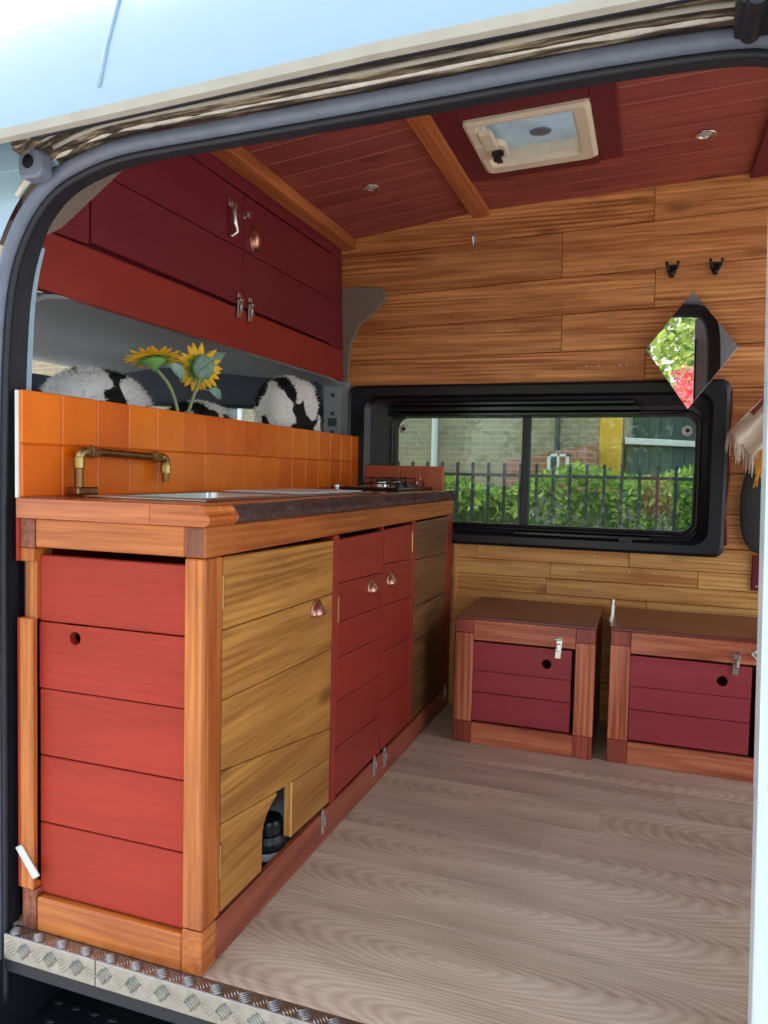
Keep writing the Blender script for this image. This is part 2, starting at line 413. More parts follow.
# ------------------------------------------------------------------ dimensions (metres; x along the van to the rear, y into the van, z up from the van floor)
L = 1.868
GZ = -.62                                  # street level
WTOP = 2.03
def lean(x, y, z): return (x, y-.09*max(0, z-1.36), z)
XB = .09
def zc(x): return 2.02+(.042*(x-.124) if x > XB else .116*(x-.124)+.0025)
def on_ceiling(x, y, z): return (x, y, z+zc(x))

# ---- floor
fl = MB()
fl.box(-.5, 2.1, .002, L+.02, -.04, -.0005, mat=1, bev=0)
rows = [-.0+.001, .14, .327, .515, .70, .885, 1.07, 1.255, 1.44, 1.63, 1.82, L+.02]
random.seed(21)
for i in range(len(rows)-1):
    y0, y1 = rows[i], rows[i+1]
    xs = [-.5, random.uniform(.5, 1.6) if i not in (2, 3) else 1.45, 2.1]
    for j in range(2):
        cy = (y0+y1)/2
        ox = -random.uniform(.35, .75) if j == 0 else -2.
        oy = -cy+random.uniform(-.05, .05)
        if i == 3: ox, oy = -.55, -(cy+.03)
        if i == 4: ox, oy = -.52, -(cy-.06)
        fl.box(xs[j]+.001, xs[j+1]-.001, y0+.0012, y1-.0012, -.014, 0, bev=.0004, off=(ox, oy, 0))
fl.build('floor', ['floor', 'floor_gap'], kind='structure')

# ---- ceiling: tongue and groove boards running along the van
random.seed(5)
ce = MB()
VX0, VX1, VY0, VY1 = .225, .545, 1.045, 1.385          # roof vent hole
def ceil_box(x0, x1, y0, y1, z0=.0, z1=.012, mat=0, bev=.001, **kw):
    ce.box(x0, x1, y0, y1, z0, z1, mat=mat, bev=bev, warp=on_ceiling, **kw)
yb = [-.02+.1045*k for k in range(3, 18)]; yb.append(1.95)
for k in range(len(yb)-1):
    y0, y1 = yb[k]+.0016, yb[k+1]-.0016
    ceil_box(-.62, XB, y0, y1)
    if y1 < VY0 or y0 > VY1: ceil_box(XB, 2.1, y0, y1)
    else:
        ceil_box(XB, VX0, y0, y1); ceil_box(VX1, 2.1, y0, y1)
        if y0 < VY0: ceil_box(VX0, VX1, y0, VY0)
        if y1 > VY1: ceil_box(VX0, VX1, VY1, y1)
ceil_box(-.62, XB, .2935, 1.95, .0012, .02, 1, 0)
for (a, b, c, d) in ((XB, VX0, .2935, 1.95), (VX1, 2.1, .2935, 1.95), (VX0, VX1, .2935, VY0), (VX0, VX1, VY1, 1.95)):
    ceil_box(a, b, c, d, .0012, .02, 1, 0)
ce.build('ceiling', ['ceil_red', 'groove'], kind='structure')
def ceil_trim(n, bits, mat):
    b = MB()
    for (x0, x1, y0, y1, t, gr) in bits:
        b.box(x0, x1, y0, y1, -t, 0, grain=gr, bev=.003, warp=on_ceiling)
    return b.build('trim_%d' % n, mat, kind='structure')
ceil_trim(1, [(.056, .126, .3, 1.84, .022, 'y')], 'beam_wood')
ceil_trim(2, [(-.508, -.45, .3, 1.84, .042, 'y')], 'beam_wood')
ceil_trim(3, [(1.06, 1.13, .3, 1.84, .018, 'y')], 'maroon')
ceil_trim(4, [(.128, .20, .90, 1.478, .016, 'y'), (.568, .64, .84, 1.458, .016, 'y'), (.2, .567, .90, 1.018, .016, 'x'), (.2, .567, 1.405, 1.478, .016, 'x')], 'maroon')

# ---- far wall boards
WIN = (-.478, 1.032, .679, 1.339)                       # bezel outline
BX0, BX1, BZ0, BZ1 = WIN[0]+.03, WIN[1]-.03, WIN[2]+.03, WIN[3]-.03
random.seed(11)
wf = MB()
def tilt(x, y, z):
    return lean(x, y, z+.035*(x-.41)*min(1, max(0, (z-1.36)*4)))
def wboard(x0, x1, z0, z1, mat=0, d=0., curve=False):
    wf.box(x0+.0008, x1-.0008, L-.002*random.random()-d, L+.022, z0+.001, z1-.001, grain='xz', mat=mat, bev=.002, warp=tilt, cuts=6 if x1-x0 > .8 and z0 > 1.3 else 0)
XR = 2.1
for (z0, z1, js) in ((1.459, 1.601, (.415,)), (1.601, 1.741, (.755,)), (1.741, 1.913, (.41, 1.7)), (1.913, 2.12, (.742,))):
    xs = [-.62]+list(js)+[XR]
    for a, b in zip(xs[:-1], xs[1:]): wboard(a, b, z0, z1)
wboard(-.62, .73, BZ1, 1.459); wboard(.73, XR, BZ1, 1.459)
for z0, z1, j in ((.679+.03, .84, 1.5), (.84, .99, 1.9), (.99, 1.15, 1.6), (1.15, BZ1, 2.0)):
    wboard(BX1, j, z0, z1, 0); wboard(j, XR, z0, z1, 0)
for (z0, z1, js) in ((-.01, .13, (.9,)), (.13, .27, (.3,)), (.27, .40, (1.1,)), (.40, .49, (.2, .77)), (.49, .555, (.385, 1.3)), (.555, .62, (.40, .95)), (.62, BZ0, (.1, .7))):
    xs = [-.62]+list(js)+[XR]
    for a, b in zip(xs[:-1], xs[1:]): wboard(a, b, z0, z1, 1)
# small screw heads
for k in range(26):
    x, z = random.uniform(-.3, 1.1), random.choice((1.48, 1.575, 1.63, 1.72, 1.77, 1.89, 1.94, 1.40))
    p = tilt(x, L, z); wf.cyl((p[0], p[1]-.003, p[2]), (p[0], p[1]+.004, p[2]), .0035, seg=8, mat=2)
for k in range(10):
    x, z = random.uniform(.02, 1.1), random.choice((.515, .60, .655, .53)); wf.cyl((x, L-.003, z), (x, L+.004, z), .0035, seg=8, mat=2)
wf.build('wall_far', ['wall_wood', 'wall_wood_low', 'galv'], kind='structure')
# grey carpeted body pillar left of the boards
pp = MB()
pp.prism([(-.56, 1.335), (-.49, 1.335), (-.488, 1.43), (-.475, 1.52), (-.43, 1.60), (-.36, 1.65), (-.318, 1.69), (-.312, 1.72), (-.33, 1.745), (-.40, 1.755), (-.56, 1.76)], 'y', L-.014, L-.002, bev=.004, warp=lean)
pp.build('trim_5', 'carpet_grey', kind='structure')
bt = MB(); bt.box(1.132, 1.20, L-.018, L-.002, .563, .693, grain='z', bev=.002)
bt.cyl((1.15, L-.02, .58), (1.15, L-.017, .58), .004, seg=8, mat=1)
bt.build('trim_6', ['maroon', 'galv'], kind='structure')
# corner batten between kitchen end and far wall
cb = MB(); cb.box(.004, .018, L-.012, L-.002, 0, .70, grain='z'); cb.build('trim_7', 'wall_wood_low', kind='structure')

# ---- outer shell of the van
sh = MB()
o0, o1 = L+.09, L+.13
sh.box(-.62, BX0, o0, o1, -.2, WTOP+.1, mat=0, bev=0); sh.box(BX1, XR, o0, o1, -.2, WTOP+.1, bev=0)
sh.box(BX0, BX1, o0, o1, -.2, BZ0, bev=0); sh.box(BX0, BX1, o0, o1, BZ1, WTOP+.1, bev=0)
sh.box(BX0-.03, BX0, L, o0, BZ0, BZ1, bev=0); sh.box(BX1, BX1+.03, L, o0, BZ0, BZ1, bev=0)
sh.box(BX0, BX1, L+.002, o0, BZ0-.03, BZ0, bev=0); sh.box(BX0, BX1, L+.002, o0, BZ1, BZ1+.03, bev=0)
sh.build('wall_outer_far', 'white_paint', kind='structure')
rf = MB()
for (a, b, c, d) in ((-.9, VX0-.0, .3, 1.97), (VX1, XR, .3, 1.97), (VX0, VX1, .3, VY0), (VX0, VX1, VY1, 1.97)):
    rf.box(a, b, c, d, .05, .08, bev=0, warp=on_ceiling)
rf.build('wall_roof', 'white_paint', kind='structure')

# ---- window in the far wall
random.seed(3)
def rrect(x0, x1, z0, z1, r, n=7):
    pts = []
    for (cx, cz, a0) in ((x1-r, z1-r, 0), (x0+r, z1-r, 90), (x0+r, z0+r, 180), (x1-r, z0+r, 270)):
        for k in range(n):
            a = math.radians(a0+90*k/(n-1)); pts.append((cx+r*math.cos(a), cz+r*math.sin(a)))
    return pts
GX0, GX1, GZ0, GZ1 = -.276, .923, .766, 1.205
wn = struct('window_1', (.3, L, .68))
bz = MB()
loops = [(rrect(*WIN, .035), L+.0), (rrect(*WIN, .035), L-.028), (rrect(WIN[0]+.012, WIN[1]-.012, WIN[2]+.012, WIN[3]-.012, .04), L-.036),
         (rrect(WIN[0]+.075, WIN[1]-.055, WIN[2]+.04, WIN[3]-.045, .06), L-.036), (rrect(WIN[0]+.095, WIN[1]-.07, WIN[2]+.05, WIN[3]-.055, .06), L-.012),
         (rrect(GX0-.035, GX1+.02, GZ0-.035, GZ1+.04, .055), L+.01), (rrect(GX0, GX1, GZ0, GZ1, .045), L+.025), (rrect(GX0, GX1, GZ0, GZ1, .045), L+.06)]
n = len(loops[0][0])
vs = [(p[0], y, p[1]) for pts, y in loops for p in pts]
fs = [(i*n+k, i*n+(k+1) % n, (i+1)*n+(k+1) % n, (i+1)*n+k) for i in range(len(loops)-1) for k in range(n)]
bz.add(vs, fs, smooth=False); bz.build('window_frame', 'bezel', wn)
sb = MB()
pts = rrect(GX0-.016, GX1+.012, GZ0-.018, GZ1+.018, .055, 9)
sb.tube([(p[0]+random.uniform(-.001, .001), L+.014, p[1]+random.uniform(-.0012, .0012)) for p in pts], .007, 8, closed=True); sb.build('rubber_bead', 'black_gloss', wn)
ra = MB()
ra.box(-.30, .72, L-.026, L+.012, 1.207, 1.222, bev=.003); ra.box(-.30, .72, L-.02, L+.012, 1.228, 1.248, bev=.005); ra.box(-.29, .70, L-.014, L+.012, 1.254, 1.268, bev=.004)
ra.build('blind_cassette', 'black_gloss', wn)
rb = MB()
rb.box(.25, .775, L-.022, L+.012, .728, .742, bev=.003); rb.box(.25, .77, L-.016, L+.012, .708, .722, bev=.003)
rb.build('slider_rail', 'black_gloss', wn)
la = MB(); la.box(.66, .71, L-.034, L-.006, .712, .74, bev=.004); la.box(.676, .694, L-.038, L-.03, .70, .722, bev=.003); la.build('latch', 'black', wn)
mu = MB(); mu.box(.266, .30, L+.028, L+.056, GZ0-.005, GZ1+.005, grain='z', bev=.003); mu.build('mullion', 'bezel', wn)
for (x0, x1, yy) in ((GX0-.002, .285, L+.05), (.28, GX1+.002, L+.042)):
    g = MB(); g.box(x0, x1, yy, yy+.004, GZ0-.002, GZ1+.002, bev=0); g.build('pane', 'glass_win', wn)
for (x, z) in ((-.245, 1.158), (.893, 1.153)):
    c = MB(); c.lathe((x, L+.032, z), (x, L+.044, z), [(0, 0), (0, .010), (.003, .019), (.008, .021), (.009, .021)], 20, 0, smooth=True)
    c.cyl((x, L+.028, z), (x, L+.034, z), .008, seg=14, mat=1); c.build('suction_cap', ['white_plastic', 'black'], wn)
# red cable down the edge of the bezel
cbm = MB(); cbm.tube([(WIN[1]+.006+.004*math.sin(k*.9), L-.006, 1.30-.036*k) for k in range(17)], .004, 6)
tag(cbm.build('cable', 'red_cable'), 'thin red cable running down the right edge of the black window frame', 'cable')

# ---- near side: door opening, rubber seal, rail channel, body panel
wnr = struct('wall_near', (0, 0, 0))
arc = [(-.478, -.16), (-.478, .3), (-.478, .8), (-.474, 1.1), (-.464, 1.25), (-.450, 1.338), (-.424, 1.404), (-.386, 1.462), (-.334, 1.508), (-.266, 1.535), (-.177, 1.553), (-.09, 1.556), (.0, 1.558), (.343, 1.566), (.642, 1.576), (.78, 1.576), (.85, 1.574), (.90, 1.568), (.94, 1.55), (.965, 1.50), (.978, 1.42), (.985, 1.30), (.988, 1.1), (.988, -.05)]
def smooth_path(p, it=2):
    for _ in range(it):
        q = [p[0]]
        for a, b in zip(p[:-1], p[1:]):
            q.append(tuple(.75*x+.25*y for x, y in zip(a, b))); q.append(tuple(.25*x+.75*y for x, y in zip(a, b)))
        q.append(p[-1]); p = q
    return p
arc = smooth_path(arc, 2)
def offset(path, d):
    r = []
    for i, p in enumerate(path):
        a = path[max(0, i-1)]; b = path[min(len(path)-1, i+1)]
        t = Vector((b[0]-a[0], b[1]-a[1])).normalized(); r.append((p[0]-t.y*d, p[1]+t.x*d))
    return r
tr9 = struct('trim_9')
se = MB(); se.tube([(p[0], -.03, p[1]) for p in arc], .0135, 12); se.build('rubber_seal', 'rubber', tr9)
se = MB(); se.tube([(p[0], -.020, p[1]) for p in offset(arc, -.016)], .0075, 8); se.build('seal_lip', 'rubber_black', tr9)
def strip(path_a, ya, path_b, yb, mb, mat=0):
    n = len(path_a); vs = [(p[0], ya, p[1]) for p in path_a]+[(p[0], yb, p[1]) for p in path_b]
    mb.add(vs, [(i, i+1, n+i+1, n+i) for i in range(n-1)], mat=mat)
jm = MB()
inn = offset(arc, -.014); inn2 = offset(arc, -.012); outw = offset(arc, .05)
strip(inn, -.022, inn2, .02, jm); strip(inn2, .02, outw, .04, jm)
jm.build('door_jamb', 'rubber_black', tr9, solid=.003)
pj = [p for p in arc if p[0] < -.22]
def ribbon(mb, y0, y1, d=0.):
    n = len(pj); q = offset(pj, d); k_ = [min(1, max(0, (-.31-p[0])/.16))**1.2 for p in pj]
    mb.add([(p[0], .02+(y0-.02)*k, p[1]) for p, k in zip(q, k_)]+[(p[0], .02+(y1-.02)*k, p[1]) for p, k in zip(q, k_)], [(i, i+1, n+i+1, n+i) for i in range(n-1)])
jm = MB(); ribbon(jm, .02, .048); jm.build('pillar_trim', 'rubber_black', wnr, solid=.003)
jm = MB(); pj = [p for p in pj if p[1] < 1.42]; ribbon(jm, .0485, .062); jm.build('pillar_edge', 'white_paint', wnr, solid=.003)
sealant = MB()
sa = [p for p in offset(arc, .020) if p[1] > 1.47 and p[0] < .9]
random.seed(9)
sealant.tube([(p[0], -.050, p[1]+random.uniform(-.001, .001)) for p in sa], [.0055+random.uniform(-.0012, .0018) for _ in sa], 8); sealant.build('sealant_bead', 'sealant', tr9)
# rail channel above the seal
chn = MB()
xs = [-.34+.05*k for k in range(29)]
def lipz(x): return 1.5465+.0448*(x+.317) if x < .39 else 1.578+.02*(x-.39)
def sealz(x):
    for a, b in zip(arc[:-1], arc[1:]):
        if a[0] <= x <= b[0] and a[1] > 1.2: return a[1]+(b[1]-a[1])*(x-a[0])/max(1e-6, b[0]-a[0])
    return 1.5
prof = lambda x: [(-.034, sealz(x)+.016), (-.062, sealz(x)+.020), (-.066, sealz(x)+.034), (-.09, sealz(x)+.036), (-.092, sealz(x)+.026), (-.112, sealz(x)+.030), (-.116, lipz(x)+.012), (-.145, lipz(x)+.006)]
vs = []; np_ = 8
for x in xs:
    x = min(x, 1.06)
    vs += [(x, y, z) for (y, z) in prof(min(max(x, -.33), .88))]
chn.add(vs, [(i*np_+k, i*np_+k+1, (i+1)*np_+k+1, (i+1)*np_+k) for i in range(len(xs)-1) for k in range(np_-1)])
chn.build('rail_channel', 'channel', wnr, solid=.004)
# groove lines in the channel
gr = MB()
for (yy, dz, r) in ((-.094, .028, .004), (-.064, .027, .005)):
    gr.tube([(x, yy, sealz(min(max(x, -.30), .88))+dz) for x in xs[1:-2]], r, 6)
gr.build('rail_groove', 'lip_paint', wnr)
gr = MB(); gr.tube([(x, -.118, lipz(x)+.002) for x in xs[1:-2]], .006, 6); gr.build('rail_slot', 'rubber_black', wnr)
# rail end cap with a round hole
cap = MB()
cap.prism(rrect(-.356, -.300, 1.495, 1.548, .016), 'y', -.085, -.055, bev=.004)
cap.lathe((-.330, -.0865, 1.524), (-.330, -.08, 1.524), [(0, 0), (0, .0125), (.003, .0125)], 20, 1)
cap.build('rail_end_cap', ['rubber', 'black_gloss'], wnr)
brk = MB(); brk.box(.85, .96, -.14, -.05, 1.558, 1.605, bev=.008); brk.cyl((.87, -.15, 1.56), (.87, -.06, 1.56), .013); brk.build('door_roller', 'rubber_black', wnr)
# lip and high roof panel, leaning in
bp = MB()
xx = [-1.5+.11*k for k in range(38)]
def lz(x): return lipz(max(x, -1.2))
pf = lambda x: [(-.128, lz(x)+.000), (-.150, lz(x)-.018), (-.162, lz(x)-.016), (-.165, lz(x)-.002), (-.163, lz(x)+.03), (-.15, lz(x)+.10), (-.125, lz(x)+.19), (-.085, lz(x)+.29), (-.02, lz(x)+.38), (.08, lz(x)+.46), (.20, lz(x)+.52), (.34, lz(x)+.56)]
npf = 12; vs = []
for x in xx:
    drop = max(0, -.45-x)*.30
    vs += [(x, y+drop*.6*max(0, z-lz(x))*2, z-drop*max(0, z-lz(x))*1.2) for (y, z) in pf(x)]
for i in range(len(xx)-1):
    for k in range(npf-1):
        a = [vs[i*npf+k], vs[i*npf+k+1], vs[(i+1)*npf+k+1], vs[(i+1)*npf+k]]
        bp.add(a, [(0, 1, 2, 3)], mat=1 if k < 3 else 0, smooth=k >= 3)
bmx = bp.build('body_panel', ['white_paint', 'lip_paint'], wnr)
bm_ = bmesh.new(); bm_.from_mesh(bmx.data); bmesh.ops.remove_doubles(bm_, verts=bm_.verts[:], dist=.0005); bmesh.ops.recalc_face_normals(bm_, faces=bm_.faces[:]); bm_.to_mesh(bmx.data); bm_.free()
def panel_pt(x, t):
    p = pf(x); s = t*(npf-5)+4; k = min(int(s), npf-2); f = s-k
    return (x, p[k][0]+(p[k+1][0]-p[k][0])*f-.001, p[k][1]+(p[k+1][1]-p[k][1])*f)
sm_ = MB(); sm_.tube([panel_pt(-.103+.03*t, t) for t in [k/14 for k in range(15)]], .0035, 6); sm_.tube([panel_pt(-.02+1.0*t, .52+.35*t) for t in [k/14 for k in range(12)]], .0022, 6)
sm_.build('panel_seam', 'white_paint', wnr)
# lower body sides: front pillar left of the door, wall right of the door
pl = MB()
left_outer = [(-.62, -.7), (-.62, 1.53), (-.30, 1.56)]
vs = [(p[0], -.045, p[1]) for p in offset(arc, .015) if p[0] < -.2 or p[1] < -1]
vs = [v for v in vs if v[0] < .3]
nl = len(vs)
outer = [(-1.0, -.06, v[2]) for v in vs]
pl.add(vs+outer, [(i, i+1, nl+i+1, nl+i) for i in range(nl-1)], smooth=True)
pl.box(-.62, -.30, -.05, -.04, 1.53, 1.60, bev=0)
pl.build('wall_front_pillar', 'white_paint', kind='structure')
pr = MB()
vs = [(p[0], -.02, p[1]) for p in offset(arc, .012) if p[0] > .8]
outer = [(XR, -.02, v[2]) for v in vs]; nl = len(vs)
pr.add(vs+outer, [(i, i+1, nl+i+1, nl+i) for i in range(nl-1)])
pr.grid(lambda u, v: (-.62+2.72*u, .012+.29*v**1.5, 1.60+(zc(-.62+2.72*u)+.004-1.60)*v**.8), 40, 10); pr.box(1.0, XR, -.02, .03, 1.58, 1.62, bev=0)
pr.build('wall_inner_near', 'body_grey', kind='structure', solid=.004)
# grey lining filling the curved corner by the overhead cabinet
ln = MB(); ln.prism([(.06, 1.42), (.175, 1.50), (.225, 1.55), (.375, 1.70), (.49, 1.80), (.49, 1.95), (.06, 1.95)], 'x', -.505, -.49, bev=.002)
ln.build('trim_10', 'carpet_grey', kind='structure')

# ---- sill: tread plate, side step
st = struct('trim_8', (0, 0, 0))
tp = MB()
tp.box(-.452, 1.02, -.032, .004, -.006, .0005, bev=.0015); tp.box(-.452, 1.02, -.0335, -.030, -.052, .0002, bev=.001)
def bars(origin, du, dv, nrm, w, h, pitch):
    o = Vector(origin); du, dv, nrm = Vector(du), Vector(dv), Vector(nrm)
    nu, nv = int(w/pitch), max(1, int(round(h/pitch)))
    for i in range(nu):
        for j in range(nv):
            s = 1 if (i+j) % 2 == 0 else -1
            c = o+du*(i+.5)*pitch+dv*(j+.5)*(h/nv)
            t = (du+dv*s).normalized(); q = nrm.cross(t)
            for k in range(-2, 3):
                cc = c+q*k*pitch*.19; l = pitch*.47*(1-.08*abs(k)); wd = pitch*.05
                vs = [cc-t*l, cc+q*wd, cc+t*l, cc-q*wd, cc+nrm*.003+t*l*.6, cc+nrm*.003-t*l*.6]
                tp.add(vs, [(0, 1, 5), (1, 4, 5), (1, 2, 4), (2, 3, 4), (3, 5, 4), (3, 0, 5)], smooth=True)
bars((-.45, -.0338, -.050), (1, 0, 0), (0, 0, 1), (0, -1, 0), 1.46, .050, .0335)
bars((-.45, -.031, .0006), (1, 0, 0), (0, 1, 0), (0, 0, 1), 1.46, .030, .030)
tp.build('tread_plate', 'alu', st)
jt = MB(); jt.box(-.2205, -.2195, -.0345, -.029, -.051, .0006, bev=0); jt.build('plate_joint', 'black', st)
us = MB(); us.box(-.47, 1.0, -.026, .0, -.085, -.05, bev=.004); us.build('sill_edge', 'rubber_black', st)
sp = MB(); sp.box(-.47, 1.0, -.08, .30, -.26, -.235, bev=.004)
for k in range(30):
    for j in range(5):
        x, y = -.44+.05*k+(.025 if j % 2 else 0), .0+.052*j; sp.sell((x, y, -.235), (.016, .010, .004), 1, 1, 12, 6)
sp.box(-.47, 1.0, .28, .30, -.26, -.05, bev=.002); sp.box(-.478, -.462, -.06, .30, -.26, -.06, bev=.003)
sp.build('step_tray', 'black', st)
kb = MB(); kb.box(-.60, 1.1, -.10, -.075, -.45, -.24, bev=.01); kb.build('sill_skirt', 'rubber_black', st)

# ---- sliding door, slid open to the right
sd = struct('door_1', (.9, -.16, 0))
d = MB()
def bow(x, y, z): return (x+.013-.02*(z-.3), y+.03*max(0, z-.9), z)
d.box(.898, 2.15, -.20, -.155, -.20, .598, bev=.008, warp=bow); d.box(.898, 2.15, -.20, -.155, .96, 1.54, bev=.008, warp=bow, cuts=3)
d.box(.898, .910, -.20, -.155, .58, .98, bev=.002, warp=bow); d.box(2.05, 2.15, -.2, -.155, .58, .98, bev=.004, warp=bow)
d.build('door_panel', 'door_paint', sd)
d = MB(); d.box(.908, 2.06, -.199, -.192, .59, .97, bev=0, warp=bow); d.build('pane', 'glass_door', sd)
d = MB(); d.tube([bow(.906, -.150, -.18+.1*k) for k in range(17)], .006, 8); d.build('edge_seal', 'rubber_black', sd)

# ------------------------------------------------------------------ kitchen
K = thing('kitchen_unit', (-.22, .93, 0), 'long kitchen cabinet of orange pine frame with red and ochre plank doors', 'kitchen cabinet')
H = .86
random.seed(31)
def part(name, mats, parent, *boxes):
    b = MB()
    for bx in boxes:
        kw = dict(bx[6]) if len(bx) > 6 else {}
        b.box(*bx[:6], **kw)
    return b.build(name, mats, parent)
part('corner_post', ['pine_orange', 'pine_end'], K, (-.045, 0, 0, .062, .088, .80, dict(grain='z', bev=.003)), (-.045, 0, 0, .05, .0, .086, dict(grain='y', bev=.002, mat=0)))
part('end_post', ['pine_orange', 'pine_end'], K, (-.432, -.403, .006, .05, .1, .80, dict(grain='z')), (-.438, -.403, -.004, .02, .088, .655, dict(grain='z')), (-.437, -.400, 0, .05, 0, .086, dict(grain='y', mat=1)), (-.437, -.400, -.002, .05, .80, H, dict(grain='y', mat=1)), (-.437, -.402, -.002, .03, .772, .799, dict(grain='z')))
part('side_strip', 'red', K, (-.444, -.4385, -.004, .03, .088, .655, dict(grain='z')), (-.445, -.4375, -.006, .03, .772, .898, dict(grain='z')))
part('top_rail', 'pine_orange', K, (-.399, -.046, 0, .03, .802, H, dict(grain='x', bev=.002)))
part('top_rail', 'pine_orange', K, (-.045, -.0, .0, L-.03, .802, H, dict(grain='yz', bev=.002)))
part('rail_end', 'pine_end', K, (-.044, -.002, -.0008, .0004, .804, H-.002, dict(grain='z', bev=0)))
part('bottom_rail', 'pine_orange', K, (-.399, -.046, 0, .03, 0, .072, dict(grain='x', bev=.003)))
part('skirting', 'skirting', K, (-.018, 0, .051, L-.03, 0, .080, dict(grain='yz', bev=.003)))
part('back_panel', 'red', K, (-.449, -.440, .03, L-.012, 0, H, dict(grain='y')), (-.44, -.02, L-.03, L-.014, 0, H, dict(grain='x')))
for (y0, y1, c, z0) in ((.603, .636, 'red_deep', .084), (1.285, 1.318, 'red_deep', .084), (1.752, L-.03, 'red_deep', .084)):
    part('stile', c, K, (-.045, -.001, y0, y1, z0, .80, dict(grain='z', bev=.002)))
# end panel of five red boards with a finger hole in the second
ep = MB()
zs = [.074, .226, .368, .509, .648, .786]
for k in range(5):
    z0, z1 = zs[k]+.0015, zs[k+1]-.0015
    if k == 3:
        hx, hz, r = -.312, .62, .014
        ep.box(-.4026, hx-.03, .014, .032, z0, z1, grain='xz', bev=0, off=(3, 3, 3), rnd=.5); ep.box(hx+.03, -.047, .014, .032, z0, z1, grain='xz', bev=0, off=(3, 3, 3), rnd=.5)
        N = 24; vs = []
        zm, hh = (z0+z1)/2, (z1-z0)/2
        for kk in range(N):
            a = 2*PI*kk/N; cx, sx = math.cos(a), math.sin(a)
            up = (z1-hz) if sx > 0 else (hz-z0)
            t = min(.03/max(abs(cx), 1e-6), up/max(abs(sx), 1e-6))
            ox, oz = hx+cx*t, hz+sx*t
            vs += [(ox, .014, oz), (hx+cx*r, .014, hz+sx*r), (hx+cx*r, .032, hz+sx*r)]
        # insert exact corners by snapping
        fs = []
        for kk in range(N):
            j = (kk+1) % N; fs += [(kk*3, j*3, j*3+1, kk*3+1), (kk*3+1, j*3+1, j*3+2, kk*3+2)]
        cor = len(vs)
        cs = [(hx+.03, .014, z1), (hx-.03, .014, z1), (hx-.03, .014, z0), (hx+.03, .014, z0)]
        vs += cs
        def seg_of(ax, az):
            a = math.atan2(az-hz, ax-hx) % (2*PI); return int(a/(2*PI/N))
        for ci, c in enumerate(cs):
            kk = seg_of(c[0], c[2]); fs.append((kk*3, cor+ci, ((kk+1) % N)*3))
        ep.add(vs, fs, grain='xz', off=(3, 3, 3), rnd=.5)
    else: ep.box(-.4026, -.046, .014, .032, z0, z1, grain='xz', bev=.002)
ep.build('end_panel', 'red', K)
def hinge(p, a):
    b = MB()
    if a == 'x': b.box(p[0]-.003, p[0]+.003, p[1]-.003, p[1]+.003, p[2]-.034, p[2]+.034, bev=.001); b.cyl((p[0], p[1]-.001, p[2]-.034), (p[0], p[1]-.001, p[2]+.034), .0025, seg=8)
    return b.build('hinge', 'brass', K)
hinge((-.046, .012, .735), 'x'); hinge((-.046, .012, .165), 'x'); hinge((-.002, .0645, .73), 'x'); hinge((-.002, .0645, .195), 'x'); hinge((-.002, .638, .60), 'x'); hinge((-.002, 1.283, .73), 'x')

def cup_handle(parent, c, nrm='x', a=.030, h=.034, dp=.020, mat='copper'):
    b = MB(); c = Vector(c)
    def fn(u, v):
        th = u*PI; ph = v*PI/2                    # th across, ph outward
        y = a*math.cos(th); z = h*math.sin(th)
        k = math.cos(ph); return c+Vector((dp*math.sin(ph)*(math.sin(th)**.35 if 0 < u < 1 else .0)+.0015, y*k, z*k))
    def fn2(u, v):
        # hood: half dome, open below
        al = -PI/2+u*PI; be = v*PI/2
        return c+Vector((dp*math.cos(al)*math.cos(be*.999)+.001, a*math.sin(al)*math.cos(be)**.7 if False else a*math.sin(al)*(1-v**2.2), h*v))
    b.grid(fn2, 21, 12)
    # rim flange against the door
    b.tube([c+Vector((.0015, a*1.04*math.sin(-PI/2+PI*k/20)*1, h*1.04*math.cos(-PI/2+PI*k/20)**.8 if 0 < k < 20 else 0)) for k in range(21)], .0022, 6)
    o = b.build('cup_handle', mat, parent, solid=.0015)
    return o
def plank_door(name, y0, y1, zs, mat, seams_slope=0., x=-.002, cut=None):
    b = MB()
    for k in range(len(zs)-1):
        za, zb = zs[k], zs[k+1]
        s0 = seams_slope if 0 < k else 0; s1 = seams_slope if k+1 < len(zs)-1 else 0
        if cut and za < .24: continue
        pts = [(y0, za+.001), (y1, za+.001+s0), (y1, zb-.001+s1), (y0, zb-.001)]
        b.prism(pts, 'x', x-.018, x, grain='yz', bev=.0015)
    return b
# ochre door; its two bottom boards are cut out for the cat flap
b = MB()
def bd(pts): b.prism(pts, 'x', -.02, -.002, grain='yz', bev=.0012)
Y0, Y1 = .068, .598
bd([(Y0, .656), (Y1, .651), (Y1, .788), (Y0, .798)])
bd([(Y0, .517), (Y1, .505), (Y1, .649), (Y0, .654)])
bd([(Y0, .377), (Y1, .292), (Y1, .503), (Y0, .515)])
arch = [(.236+.108*(1-math.cos(t))*1.0, .165+.072*math.sin(t)) for t in [PI/2*k/8 for k in range(9)]]   # left curve up to the peak
# upper of the two: the board carrying the arch top
lo = lambda y: .269-(y-Y0)*.125      # sloping seam between lowest boards
bd([(Y0, .270), (.30, .241), (.318, .2375), (.378, .2345), (.384, .2335), (Y1, .213), (Y1, .290), (Y0, .375)])
bd([(Y0, .090), (.236, .090)]+[p for p in arch if p[1] < .236 and p[0] < .31]+[(.30, .239), (Y0, .268)])
bd([(.379, .100), (Y1, .092), (Y1, .211), (.385, .2315), (.379, .2325)])
ochre = b.build('ochre_door', 'pine_ochre', K); ochre['label'] = 'ochre plank door with an arched cut-out at the bottom'
cup_handle(ochre, (-.002, .498, .612))
